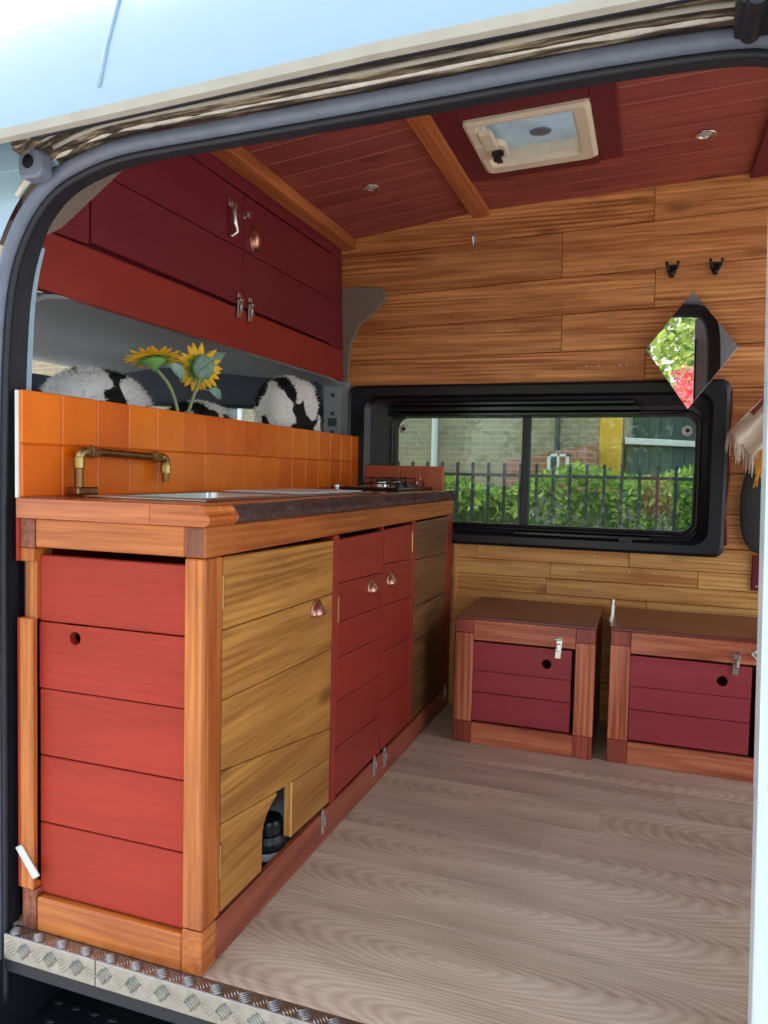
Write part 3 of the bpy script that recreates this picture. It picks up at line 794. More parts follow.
# unfinished cut edge of the flap
b = MB(); b.box(-.0215, -.0015, .3755, .3795, .100, .2335, grain='z', bev=.001); b.build('cut_edge', 'wall_wood_low', ochre)
def rdoor(y0, y1, zs, mat, hy):
    b = MB()
    for za, zb in zip(zs[:-1], zs[1:]):
        b.prism([(y0, za+.0012), (y1, za+.0012-.012*(za > .1)), (y1, zb-.0012-.012*(zb < .78)), (y0, zb-.0012)], 'x', -.02, -.002, grain='yz', bev=.0015)
    o = b.build('plank_door', mat, K)
    if hy: cup_handle(o, (-.002, hy, .615))
    return o
random.seed(44)
rdoor(.640, .978, [.09, .222, .349, .468, .565, .671, .789], 'red_deep', .885)['label'] = 'left of the two red plank doors'
rdoor(.996, 1.282, [.09, .250, .405, .551, .682, .791], 'red_deep', 1.055)['label'] = 'right of the two red plank doors'
part('stile', 'red_deep', K, (-.03, -.004, .979, .995, .084, .80, dict(grain='z')))
rdoor(1.32, 1.75, [.09, .25, .37, .496, .662, .795], 'pine_olive', None)['label'] = 'dark olive-brown plank door'
for (y, z) in ((.552, .062), (.935, .068), (1.03, .062), (1.77, .07)):
    b = MB(); b.box(0, .003, y-.008, y+.008, z-.035, z+.03, bev=.001); b.box(0, .010, y-.005, y+.005, z-.012, z+.012, bev=.002); b.cyl((.003, y, z+.02), (.0045, y, z+.02), .004, seg=10); b.cyl((.003, y, z-.025), (.0045, y, z-.025), .004, seg=10)
    b.build('door_catch', 'galv', K)
tb = MB(); tb.prism([(-.447, .172), (-.432, .181), (-.384, .124), (-.40, .114)], 'y', -.009, -.0045, bev=.0012)
tag(tb.build('tape_strip', 'paper'), 'crumpled white tape strip stuck low on the kitchen end post', 'tape')
# worktop
random.seed(12)
W = MB()
SX0, SX1, SY0, SY1 = -.352, -.115, .16, .56            # sink hole
kw = dict(grain='yz', off=(1, 1, 1), rnd=.5)
W.box(-.436, SX0, -.012, L-.012, H+.001, .90, bev=0, **kw); W.box(SX0, SX1, -.012, SY0, H+.001, .90, bev=0, **kw); W.box(SX0, SX1, SY1, L-.012, H+.001, .90, bev=0, **kw)
ny = 150; vs = []; 
def wob(y, ph): return .008*math.sin(9*y+ph)+.005*math.sin(23*y+2*ph)+.0025*math.sin(61*y+ph*3)
for i in range(ny):
    y = -.012+(L)*i/(ny-1); e = 0 if y < .03 else min(1, (y-.03)/.08)
    r = lambda s: random.uniform(-s, s)*e
    top = .004+(wob(y, .3)-.012)*e
    vs += [(SX1, y, .90), (top-.006, y, .90), (top+.001, y, .8985), (top+.010*e+r(.003), y, .889+r(.002)), (.016+wob(y, 1.1)*.6*e+r(.0035), y, .878+r(.002)), (.015+wob(y, 2)*.5*e+r(.003), y, .867), (.006, y, H+.001), (SX1, y, H+.001)]
nn = 8
for i in range(ny-1):
    y = -.012+L*i/(ny-1)
    for k in range(nn):
        j = (k+1) % nn; q = [vs[i*nn+k], vs[i*nn+j], vs[(i+1)*nn+j], vs[(i+1)*nn+k]]
        W.add(q, [(0, 1, 2, 3)], mat=1 if (2 <= k <= 5 and y > .085) else 0, smooth=False, **kw)
W.add(vs[:nn], [tuple(range(nn))], grain='x', rnd=.7); W.add(vs[-nn:], [tuple(range(nn))], grain='x')
W.box(-.436, SX1, -.0128, -.0116, H+.002, .8992, grain='x', bev=0, rnd=.7, off=(4, 2, 3))
wt = W.build('worktop', ['worktop', 'bark'])
tag(wt, 'glossy brown wooden worktop with a dark live bark edge along the kitchen', 'worktop')
# tiled splashback
random.seed(8)
T = thing('tiled_splashback', (-.44, .93, .90), 'long splashback of two rows of glazed orange tiles behind the tap', 'splashback')
b = MB(); b.box(-.4425, -.4355, -.010, L-.012, .9005, 1.118, bev=.001); b.build('backing_board', 'white_plastic', T)
b = MB()
tw = L/17
b.box(-.4355, -.4315, -.004, L-.012, .9015, 1.117, mat=1, bev=0)
for r_ in range(2):
    for k in range(17):
        y0 = -.006+k*tw; b.box(-.4345, -.428+random.uniform(-.0004, .0004), y0+.001, min(y0+tw-.001, L-.014), .902+r_*.1095, .902+r_*.1095+.1078, bev=.0025, mat=0)
b.build('tile_face', ['tile', 'grout'], T)
T2 = thing('tiled_upstand', (-.24, L-.03, .90), 'short low row of terracotta tiles below the window beside the hob', 'splashback')
b = MB()
for k in range(4): b.box(-.427+.095*k+.001, -.427+.095*(k+1)-.001, L-.03, L-.014, .9015, .998, bev=.0025)
b.build('tile_face', 'tile_terra', T2)
b = MB(); b.box(-.428, -.047, L-.022, L-.0135, .9012, .997, bev=.001); b.build('backing_board', 'grout', T2)
# sink
S = thing('sink', (-.23, .6, .90), 'inset stainless steel sink with drainer along the near worktop', 'sink')
b = MB()
b.box(-.385, SX0+.004, .12, 1.08, .9006, .9055, bev=.002); b.box(SX1-.004, -.078, .12, 1.08, .9006, .9055, bev=.002); b.box(SX0, SX1, .12, SY0+.004, .9006, .9055, bev=.002); b.box(SX0, SX1, SY1-.004, SY1+.03, .9006, .9055, bev=.002); b.box(SX0, SX1, 1.05, 1.08, .9006, .9055, bev=.002)
b.build('rim', 'steel', S)
b = MB()
lp = [rrect(SX0+.004, SX1-.004, SY0+.004, SY1-.004, .03), rrect(SX0+.012, SX1-.012, SY0+.012, SY1-.012, .035), rrect(SX0+.03, SX1-.03, SY0+.03, SY1-.03, .04)]
n0 = len(lp[0]); vs = [(p[0], p[1], z) for pts, z in zip(lp, (.904, .80, .775)) for p in pts]
b.add(vs, [(i*n0+k, i*n0+(k+1) % n0, (i+1)*n0+(k+1) % n0, (i+1)*n0+k) for i in range(2) for k in range(n0)]+[tuple(2*n0+k for k in range(n0))], smooth=False)
b.build('basin', 'steel', S, solid=.0015)
b = MB(); b.cyl((-.235, .36, .7765), (-.235, .36, .779), .03, seg=24); b.build('drain', 'chrome', S)
b = MB(); b.box(SX0+.001, SX1-.001, SY1+.031, 1.049, .9008, .903, bev=.001)
for k in range(7): b.box(SX0+.02, SX1-.02, SY1+.07+.055*k, SY1+.085+.055*k, .9025, .9055, bev=.0015)
b.build('drainer', 'steel', S)
b = MB(); b.box(-.33, -.09, .60, 1.02, .9062, .9105, bev=.002); 
tag(b.build('chopping_board', 'white_plastic'), 'flat white glossy board lying on the sink drainer', 'board')
# tap made of pipe
TP = thing('tap', (-.40, .125, .90), 'brass and copper pipe tap bent over the sink', 'tap')
b = MB(); b.box(-.418, -.386, .105, .170, .9058, .922, bev=.003, grain='y'); b.build('base_block', 'copper_pipe', TP)
b = MB(); b.cyl((-.402, .125, .922), (-.402, .125, .985), .0095); b.build('riser_pipe', 'copper_pipe', TP)
b = MB(); b.cyl((-.402, .125, .962), (-.402, .125, .988), .0125, bev=.002)
b.tube([(-.402, .125, .975), (-.402, .126, .988), (-.402, .131, .996), (-.402, .14, 1.0), (-.402, .155, 1.0)], .0115, 12); b.lathe((-.402, .145, 1.0), (-.402, .185, 1.0), [(0, .0), (0, .0125), (.01, .0135), (.014, .0155), (.02, .0155), (.024, .0135), (.036, .0125), (.04, .0)], 8)
b.build('elbow', 'brass', TP)
b = MB(); b.cyl((-.402, .18, 1.0), (-.402, .40, .994), .0095); b.build('spout_pipe', 'copper_pipe', TP)
b = MB(); b.lathe((-.402, .375, .995), (-.402, .41, .994), [(0, 0), (0, .0125), (.012, .0155), (.02, .0155), (.024, .0125), (.035, .012), (.035, 0)], 8)
b.tube([(-.402, .40, .994), (-.402, .418, .994), (-.402, .429, .990), (-.402, .433, .98), (-.402, .433, .965)], .0115, 12); b.cyl((-.402, .433, .975), (-.402, .433, .955), .0135, seg=8)
b.build('elbow', 'brass', TP)
b = MB(); b.lathe((-.402, .433, .956), (-.402, .433, .932), [(0, .0095), (.024, .0095), (.024, .007), (.002, .007)], 16); b.build('nozzle', 'copper_pipe', TP)
# hob
HB = thing('gas_hob', (-.22, 1.55, .90), 'small black gas hob with wire pan support at the far worktop end', 'hob')
b = MB(); b.box(-.36, -.09, 1.39, 1.845, .9006, .911, bev=.003); b.build('base_plate', 'black_gloss', HB)
b = MB(); b.box(-.34, -.13, 1.45, 1.80, .911, .9135, bev=.001); b.build('drip_tray', 'steel', HB)
for y in (1.535, 1.72):
    b = MB(); b.lathe((-.215, y, .9137), (-.215, y, .936), [(0, 0), (0, .034), (.01, .034), (.012, .026), (.018, .026), (.02, .022), (.021, 0)], 24); bb = b.build('burner', 'chrome', HB)
    b = MB(); b.cyl((-.215, y, .9345), (-.215, y, .940), .02, bev=.002); b.build('burner_cap', 'black', bb)
b = MB()
for y in (1.535, 1.72):
    for k in range(4):
        a = PI/4+k*PI/2; p = lambda r, z: (-.215+r*math.cos(a), y+r*math.sin(a), z)
        b.tube([p(.088, .9137), p(.088, .945), p(.03, .948)], .003, 6)
    b.tube([(-.215+.088*math.cos(2*PI*k/24), y+.088*math.sin(2*PI*k/24), .926) for k in range(24)], .003, 6, closed=True)
b.build('pan_support', 'black', HB)
b = MB(); b.tube([(-.12, 1.70, .9137), (-.12, 1.70, .935), (-.115, 1.75, .945), (-.12, 1.80, .935), (-.12, 1.80, .9137)], .003, 6); b.build('wire_loop', 'chrome', HB)
for k in range(2):
    b = MB(); b.lathe((-.115, 1.46+.10*k, .9115), (-.115, 1.46+.10*k, .935), [(0, 0), (0, .015), (.012, .014), (.014, .010), (.022, .010), (.0225, 0)], 16); b.build('control_knob', 'black', HB)
b = MB(); b.lathe((-.285, 1.27, .9006), (-.285, 1.27, .924), [(0, 0), (0, .017), (.004, .017), (.006, .009), (.012, .009), (.014, .013), (.020, .012), (.0235, .006), (.0236, 0)], 20, smooth=False)
tag(b.build('worktop_knob', 'chrome'), 'small round bright metal knob standing on the worktop left of the hob', 'loose_knob')  # a loose knob on the worktop, not an ornament

# things behind the cat flap
CN = thing('water_container', (-.066, .372, 0), 'black ribbed drum with a pale band behind the arched cut-out', 'container')
b = MB(); b.lathe((-.066, .372, .001), (-.066, .372, .125), [(0, 0), (0, .042), (.004, .044), (.03, .044), (.034, .046), (.09, .046), (.098, .044), (.104, .040), (.104, 0)], 32, smooth=False); b.build('drum', 'black', CN)
b = MB(); b.lathe((-.066, .372, .055), (-.066, .372, .070), [(0, .0463), (0, .048), (.016, .048), (.016, .0463)], 32); b.build('band', 'white_plastic', CN)
b = MB(); b.lathe((-.066, .372, .104), (-.066, .372, .15), [(0, 0), (0, .036), (.006, .040), (.03, .040), (.036, .036), (.036, .026), (.03, .026), (.03, 0)], 28); b.build('screw_cap', 'black_gloss', CN)
b = MB(); b.box(-.30, -.125, .2, .72, .001, .34, bev=.02); b.box(-.31, -.12, .19, .73, .32, .345, bev=.006)
tag(b.build('storage_tub', 'tub'), 'blue-grey plastic tub behind the black drum in the kitchen unit', 'tub')

# ------------------------------------------------------------------ overhead cabinet
OC = thing('overhead_cabinet', (-.51, 1.0, 1.355), 'long dark red two-door overhead cabinet under the sloping ceiling', 'cabinet')
random.seed(15)
def oprism(name, pts, mat, x0=-.535, x1=-.51, parent=OC, grain='yz', warp=None):
    b = MB(); b.prism(pts, 'x', x0, x1, grain=grain, bev=.0018, warp=warp); return b.build(name, mat, parent)
def fw_(y, z): return y-.09*max(0, z-1.36)
oprism('bottom_rail', [(.12, 1.355), (L-.02, 1.362), (fw_(L-.02, 1.492), 1.492), (.12, 1.486)], 'cab_red_lit')
oprism('top_rail', [(.40, 1.862), (fw_(L-.02, 1.87), 1.87), (fw_(L-.02, 1.93), 1.925), (.40, 1.925)], 'cab_red')
oprism('stile', [(.12, 1.488), (.281, 1.494), (.281, 1.68), (.185, 1.565)], 'cab_red')
oprism('stile', [(1.692, 1.494), (fw_(L-.02, 1.494), 1.494), (fw_(L-.02, 1.87), 1.868), (1.692, 1.868)], 'cab_red', grain='z')
def odoor(outline_boards, hinge_side, label):
    b = MB()
    for pts in outline_boards: b.prism(pts, 'x', -.526, -.507, grain='yz', bev=.002)
    o = b.build('cupboard_door', 'cab_red', OC); o['label'] = label; return o
d1 = odoor([[(.285, 1.500), (.984, 1.500), (.984, 1.678), (.285, 1.672)], [(.29, 1.675), (.984, 1.681), (.984, 1.858), (.45, 1.858)]], 0, 'left overhead door with a cut corner')
d2 = odoor([[(.988, 1.500), (1.688, 1.500), (1.688, 1.678), (.988, 1.678)], [(.988, 1.681), (1.688, 1.681), (1.688, 1.860), (.988, 1.858)]], 1, 'right overhead door')
b = MB(); b.tube([(-.505, .905, 1.80), (-.490, .905, 1.802), (-.482, .895, 1.79), (-.484, .884, 1.765), (-.486, .897, 1.738), (-.484, .905, 1.712), (-.492, .892, 1.697), (-.506, .89, 1.70)], [.007, .008, .009, .008, .009, .008, .007, .006], 10); b.box(-.507, -.502, .888, .922, 1.79, 1.815, bev=.003); b.build('hook_handle', 'chrome', d1)
b = MB(); b.lathe((-.507, .985, 1.79), (-.48, .985, 1.79), [(0, 0), (0, .013), (.004, .013), (.007, .006), (.015, .006), (.018, .012), (.025, .010), (.0255, 0)], 16); b.build('knob', 'chrome', d1)
b = MB(); b.sell((-.506, 1.055, 1.735), (.022, .026, .040), 1, 1, 24, 14); b.tube([(-.505, 1.055+.03*math.cos(2*PI*k/20), 1.735+.045*math.sin(2*PI*k/20)) for k in range(20)], .003, 6, closed=True); b.build('oval_handle', 'copper', d2)
for (y, dr) in ((.955, d1), (1.025, d2)):
    b = MB(); b.box(-.507, -.499, y-.012, y+.012, 1.455, 1.535, bev=.002); b.box(-.499, -.492, y-.008, y+.008, 1.47, 1.50, bev=.002); b.cyl((-.497, y-.012, 1.515), (-.497, y+.012, 1.515), .005, seg=10); b.tube([(-.495, y-.006, 1.515), (-.490, y-.005, 1.48), (-.490, y+.005, 1.48), (-.495, y+.006, 1.515)], .0018, 6)
    b.build('toggle_latch', 'chrome', dr)
oprism('gap_backing', [(.15, 1.37), (1.80, 1.37), (1.765, 1.915), (.43, 1.915), (.2, 1.56)], 'cab_red', -.541, -.536)  # added sheet: keeps the door gaps dark and stops light leaking through
b = MB(); b.box(-1.0, -.542, .36, L-.06, 1.64, 1.90, bev=.003, warp=lambda x, y, z: (x, y, z-.10*max(0, -.5-x))); b.build('carcass', 'cab_red', OC)

# ------------------------------------------------------------------ cab beyond the splashback
b = MB()
def hl(u, v):
    x = -.516-1.25*u; y = -.02+(1.90+.06)*v
    edge = max(0, abs(v-.5)*2-.72)/.28
    return (x, y, 1.362+.10*min(1, u*1.4)-.0*u-.13*edge**2*(1 if v < .5 else .35)-.25*max(0, u-.72)**1.5)
b.grid(hl, 24, 24); cab = b.build('ceiling_cab', 'headliner', kind='structure', solid=.01)
b = MB(); b.box(-1.02, -.92, .31, .36, 1.422, 1.43, bev=.003, warp=lambda x, y, z: (x, y, z))
for k in range(7): b.box(-1.015+.0135*k, -1.008+.0135*k, .315, .355, 1.417, 1.423, bev=.001)
b.build('air_vent', 'cab_grey', cab)
# far pillar, door surround with an arched top, door below the window
b = MB()
b.prism([(-.62, .8), (-.482, .8), (-.482, 1.36), (-.62, 1.36)], 'y', L-.02, L+.05, bev=.004)
b.box(-.60, -.52, L-.03, L-.019, 1.06, 1.34, bev=.006); cab = b.build('wall_far_pillar', 'body_grey', kind='structure')
b = MB()
for z in (1.30, 1.22, 1.14): b.cyl((-.555, L-.034, z), (-.555, L-.029, z), .009, seg=14)
b.box(-.575, -.535, L-.036, L-.028, 1.165, 1.20, bev=.002); b.build('pillar_fixing', 'cab_grey', cab)
cab = struct('door_2')
b = MB()
ar = [(-1.95, 1.30), (-1.90, 1.38), (-1.8, 1.44), (-1.6, 1.485), (-1.35, 1.48), (-1.1, 1.44), (-.85, 1.385), (-.62, 1.36)]
for (a, c) in zip(ar[:-1], ar[1:]):
    za = 1.30-.03*((a[0]+1.95)/1.3); zb = 1.30-.03*((c[0]+1.95)/1.3)
    b.prism([a, c, (c[0], zb-.02), (a[0], za-.02)], 'y', L-.04, L+.04, bev=0)
b.box(-1.95, -.62, L-.04, L+.04, -.3, .95, bev=.004); b.box(-1.98, -1.90, L-.04, L+.04, .9, 1.30, bev=.004)
b.build('door_panel', 'cab_grey', cab)
b = MB(); b.tube([(p[0], L-.05, p[1]+.003) for p in smooth_path(ar)], .012, 8); b.tube([(-1.9+.05*k, L-.05, 1.278-.0015*k) for k in range(26)], .008, 6); b.build('door_seal', 'rubber_black', cab)
b = MB(); b.box(-1.92, -.62, L, L+.005, .94, 1.285, bev=0); b.build('driver_pane', 'glass_cab', cab)
b = MB(); b.box(-1.75, -1.5, .0, L, -.3, .80, bev=.05); b.build('wall_dashboard', 'cab_grey', kind='structure')
b = MB(); b.grid(lambda u, v: (-1.70-.45*(1-v)-.06*math.sin(PI*u), -.02+1.9*u, .80+.56*v), 12, 6); b.build('window_2', 'glass_cab', kind='structure')
b = MB(); b.box(-2.4, -.62, -.06, -.02, -.4, .85, bev=.01); b.box(-1.95, -.62, -.05, -.02, 1.30, 1.40, bev=.005); b.build('door_3', 'white_paint', kind='structure')
b = MB(); b.box(-2.3, -.45, -.02, L+.04, -.34, -.30, bev=0); b.build('floor_cab', 'rubber_black', kind='structure')
# seats in cow print covers
def seat(x, yc, w, ztop, label, seedv):
    random.seed(seedv)
    r = thing('cab_seat', (x-.2, yc, -.30), label, 'seat', None)
    b = MB(); b.box(x-.5, x+.02, yc-w/2+.02, yc+w/2-.02, -.30, -.02, bev=.02); b.build('seat_base', 'rubber_black', r)
    b = MB(); b.sell((x-.24, yc, .06), (.28, w/2, .10), .4, .4); b.build('cushion', 'cow', r)
    zb = ztop-.16
    b = MB()
    off = (random.uniform(-9, 9), random.uniform(-9, 9), random.uniform(-9, 9))
    b.sell((x, yc, zb/2), (.085, w/2, zb/2+.02), .35, .5, rot=None, off=off); bk = b.build('backrest', 'cow', r)
    b = MB()
    hw = w*.46; a = (.085, hw, .165); c = (x, yc, ztop-.165)
    b.sell(c, a, .75, .75, 40, 22, off=off)
    vs = []; fs = []; g = []
    for k in range(5200):
        th = random.uniform(0, 2*PI); ph = random.uniform(-.2, PI/2)
        sp = lambda v, e: math.copysign(abs(v)**e, v)
        p = Vector((c[0]+a[0]*sp(math.cos(ph), .75)*sp(math.cos(th), .75), c[1]+a[1]*sp(math.cos(ph), .75)*sp(math.sin(th), .75), c[2]+a[2]*sp(math.sin(ph), .75)))
        nrm = Vector(((p.x-c[0])/a[0]**2, (p.y-c[1])/a[1]**2, (p.z-c[2])/a[2]**2)).normalized()
        d_ = (nrm+Vector((random.gauss(0, .5), random.gauss(0, .5), random.gauss(0, .4)-.25))).normalized()*random.uniform(.008, .018)
        s_ = d_.cross(Vector((random.gauss(0, 1), random.gauss(0, 1), random.gauss(0, 1)))).normalized()*.0016
        o = len(vs); vs += [p-s_, p+s_, p+d_]; fs.append((o, o+1, o+2)); gg = (p.x+off[0], p.y+off[1], p.z+off[2]); g += [gg, gg, gg]
    b.add(vs, fs, g=g); b.build('headrest_cover', 'cow', r)
    return r
seat(-.68, .515, .42, 1.228, 'nearest cab seat in fluffy black and white cow print, left of sunflowers', 4)
seat(-.70, 1.04, .40, 1.19, 'middle cab seat in cow print, low behind the right sunflower', 6)
seat(-.575, 1.475, .44, 1.325, 'farthest cab seat with a domed cow print headrest beside the metal pillar', 23)

# ------------------------------------------------------------------ sunflowers
def sunflower(c, nrm, rad, path, label, leaf=None, seedv=1, leaf2=None):
    random.seed(seedv)
    c = Vector(c); n_ = Vector(nrm).normalized()
    r = thing('sunflower', path[-1], label, 'flower')
    u = n_.orthogonal().normalized(); w = n_.cross(u)
    b = MB()
    b.sell(c+n_*.006, (.001, .001, .001), 1, 1, 6, 4)
    b = MB(); b.lathe(c-n_*.004, c+n_*.02, [(0, 0), (0, rad*.42), (.008, rad*.44), (.013, rad*.38), (.014, rad*.2), (.012, 0)], 28, smooth=False); b.build('flower_disc', 'flower_disc', r)
    def petal(mb, a, r0, l, wd, cup, tw):
        e = u*math.cos(a)+w*math.sin(a); t = n_.cross(e)
        def fn(uu, v):
            ww = wd*math.sin(PI*min(1, .14+v*.86))**.8*(uu*2-1)
            return c+e*(r0+l*v)+t*(ww+tw*v*.01)+n_*(cup*v**1.6*l+.10*abs(uu*2-1)*wd-.002)
        mb.grid(fn, 5, 8)
    b = MB()
    for k in range(21): petal(b, 2*PI*k/21+random.uniform(-.08, .08), rad*.34, rad*.66*random.uniform(.9, 1.08), rad*.12, random.uniform(-.25, .12), random.uniform(-1, 1))
    for k in range(18): petal(b, 2*PI*(k+.5)/18+random.uniform(-.1, .1), rad*.32, rad*.58*random.uniform(.9, 1.1), rad*.12, random.uniform(.05, .35), random.uniform(-1, 1))
    b.build('petals', 'petal', r, solid=.0008)
    b = MB()
    b.lathe(c-n_*.030, c-n_*.002, [(0, .006), (.012, .012), (.02, rad*.34), (.026, rad*.40)], 18, smooth=True)
    for k in range(11):
        cc = c; petal(b, 2*PI*k/11, rad*.2, rad*.42, rad*.11, -.12, 0)
    b.v = [tuple(Vector(v)-n_*.004) for v in b.v]
    b.build('sepals', 'sepal', r, solid=.0008)
    b = MB(); pts = smooth_path([tuple(c-n_*.026)]+[tuple(p) for p in path], 2)
    b.tube(pts, .0045, 8); b.build('stem', 'stem', r)
    for lf in (leaf or []):
        base, tip, side, wd = [Vector(q) if not isinstance(q, float) else q for q in lf]
        ax = tip-base; sdv = side.normalized()
        b = MB(); bow_ = ax.cross(sdv).normalized()
        b.grid(lambda uu, v: base+ax*v+sdv*(wd*math.sin(PI*v**.75)**.9*(uu*2-1))+bow_*(.012*math.sin(PI*v)+.012*abs(uu*2-1)), 7, 12)
        b.tube([base+ax*v+bow_*(.012*math.sin(PI*v)-.001) for v in [k/8 for k in range(9)]], [.0022*(1-k/9) for k in range(9)], 6)
        b.build('leaf', 'leaf_back', r, solid=.0008)
    return r
sunflower((-.462, .462, 1.252), (-.22, .06, 1), .076, [(-.452, .512, 1.195), (-.452, .545, 1.15), (-.4505, .560, 1.10), (-.4505, .565, 1.0)], 'left sunflower facing up, seen from its side and green underside',
          leaf=[((-.43, .475, 1.236), (-.425, .525, 1.20), (0, .5, .6), .018)], seedv=2)
sunflower((-.475, .690, 1.258), (-.80, .50, .22), .072, [(-.452, .645, 1.20), (-.4505, .605, 1.13), (-.4505, .583, 1.08), (-.4505, .58, 1.0)], 'right sunflower turned away, its back covered by a large pointed leaf',
          leaf=[((-.436, .625, 1.232), (-.43, .775, 1.318), (.2, .55, -.75), .034), ((-.445, .68, 1.195), (-.44, .735, 1.172), (0, .3, .9), .014)], seedv=3)

# ------------------------------------------------------------------ ceiling fittings
def downlight(x, y, label):
    z = zc(x); r = thing('downlight', (x, y, z), label, 'ceiling light', None)
    b = MB(); b.lathe((x, y, z+.0), (x, y, z-.01), [(0, .03), (.003, .034), (.006, .031), (.004, .024), (-.004, .022)], 28, smooth=True); b.build('bezel', 'chrome', r)
    b = MB(); b.lathe((x, y, z+.004), (x, y, z-.01), [(0, .023), (.004, .022), (.007, .012), (.0075, 0)], 24, smooth=True); b.build('lens', 'downlight_lens', r)
    return r
downlight(-.212, 1.36, 'round chrome downlight in the ceiling left of the middle beam')
downlight(.89, 1.416, 'round chrome downlight in the ceiling right of the roof vent')
V = thing('roof_vent', (.385, 1.21, zc(.385)), 'cream square roof vent with clear lid and winding handle in maroon frame', 'roof vent')
b = MB()
ox0, ox1, oy0, oy1 = .2, .567, 1.02, 1.403
def vloop(x0, x1, y0, y1, z, r): return [(p[0], p[1], z+zc(p[0])) for p in rrect(x0, x1, y0, y1, r, 5)]
LP = [vloop(ox0, ox1, oy0, oy1, -.003, .02), vloop(ox0, ox1, oy0, oy1, -.022, .02), vloop(ox0+.012, ox1-.012, oy0+.012, oy1-.012, -.030, .02), vloop(ox0+.030, ox1-.045, oy0+.026, oy1-.05, -.028, .02), vloop(ox0+.040, ox1-.055, oy0+.04, oy1-.062, -.012, .02), vloop(ox0+.042, ox1-.055, oy0+.042, oy1-.062, .03, .02)]
n0 = len(LP[0]); vs = [p for l in LP for p in l]
b.add(vs, [(i*n0+k, i*n0+(k+1) % n0, (i+1)*n0+(k+1) % n0, (i+1)*n0+k) for i in range(len(LP)-1) for k in range(n0)], smooth=False); b.build('vent_frame', 'cream', V)
b = MB(); b.box(VX0-.01, VX1+.01, VY0-.02, VY1+.01, .022, .028, bev=.001, warp=on_ceiling); b.build('lid', 'glass_vent', V)
b = MB(); b.sell((.40, 1.24, zc(.4)+.016), (.035, .030, .005), 1, 1, 20, 8); b.build('lid_boss', 'rubber', V)
b = MB(); b.prism([(.205, 1.17), (.285, 1.17), (.30, 1.19), (.30, 1.265), (.285, 1.28), (.205, 1.28)], 'z', -.032, -.012, bev=.004, warp=on_ceiling); b.box(.235, .275, 1.09, 1.22, -.034, -.018, bev=.005, warp=on_ceiling); b.build('crank_housing', 'cream', V)
b = MB(); b.lathe((.27, 1.225, zc(.27)-.03), (.27, 1.225, zc(.27)-.062), [(0, 0), (0, .02), (.012, .02), (.015, .014), (.03, .013), (.032, 0)], 16); b.box(.26, .28, 1.20, 1.27, -.052, -.042, bev=.003, warp=on_ceiling); b.build('crank_knob', 'black_gloss', V)

# ------------------------------------------------------------------ wall fittings
p = tilt(.06, L, 1.93)
h = thing('wall_hook', p, 'small silver hook high on the far wall left of the beam end', 'hook')
b = MB(); b.box(p[0]-.007, p[0]+.007, p[1]-.004, p[1]-.0005, p[2]-.022, p[2]+.022, bev=.002); b.build('back_plate', 'chrome', h)
b = MB(); b.tube([(p[0], p[1]-.004, p[2]+.012), (p[0], p[1]-.022, p[2]+.010), (p[0], p[1]-.026, p[2]-.0), (p[0], p[1]-.012, p[2]-.012), (p[0], p[1]-.012, p[2]-.05), (p[0], p[1]-.02, p[2]-.06)], .003, 8); b.build('prong', 'chrome', h)
for (x, lab) in ((.813, 'left of the two black wall hooks above the mirror'), (.961, 'right of the two black wall hooks above the mirror')):
    p = lean(x, L, 1.742); h = thing('coat_hook', p, lab, 'hook', None)
    b = MB(); b.prism([(x-.022, 1.752), (x-.012, 1.762), (x+.012, 1.762), (x+.022, 1.752), (x+.014, 1.735), (x+.006, 1.715), (x-.006, 1.715), (x-.014, 1.735)], 'y', p[1]-.007, p[1]-.0005, bev=.001); b.build('back_plate', 'black', h)
    for s_ in (-1, 1):
        b = MB(); b.tube([(x+s_*.006, p[1]-.007, 1.748), (x+s_*.012, p[1]-.03, 1.738), (x+s_*.018, p[1]-.042, 1.748), (x+s_*.02, p[1]-.044, 1.764)], [.005, .0045, .0045, .006], 8); b.build('prong', 'black', h)
    b = MB(); b.tube([(x, p[1]-.007, 1.735), (x, p[1]-.028, 1.716), (x, p[1]-.034, 1.728)], [.005, .0045, .006], 8); b.build('prong', 'black', h)
# diamond mirror: leans against the boards and the bezel
MR = thing('diamond_mirror', (.887, L-.045, 1.228), 'frameless diamond-shaped mirror on the wall over the window corner', 'mirror')
mz = lambda z, x=.887: L-.048-.10*(z-1.228)-.024*(x-.887)
b = MB(); dia = [(.8865, 1.228), (1.046, 1.446), (.8865, 1.648), (.733, 1.449)]
def dpr(mb, pts, t0, t1, bev, mat=0): mb.prism(pts, 'y', t0, t1, bev=bev, mat=mat, warp=lambda x, y, z: (x, y+mz(z, x), z))
dpr(b, dia, -.004, .002, 0); 
b = MB(); dpr(b, dia, -.0035, .0, .0); b.build('mirror_glass', 'mirror', MR)
b = MB(); dpr(b, [((p[0]-.8865)*1.008+.8865, (p[1]-1.44)*1.008+1.44) for p in dia], .0003, .004, .001); b.build('backing', 'steel', MR)

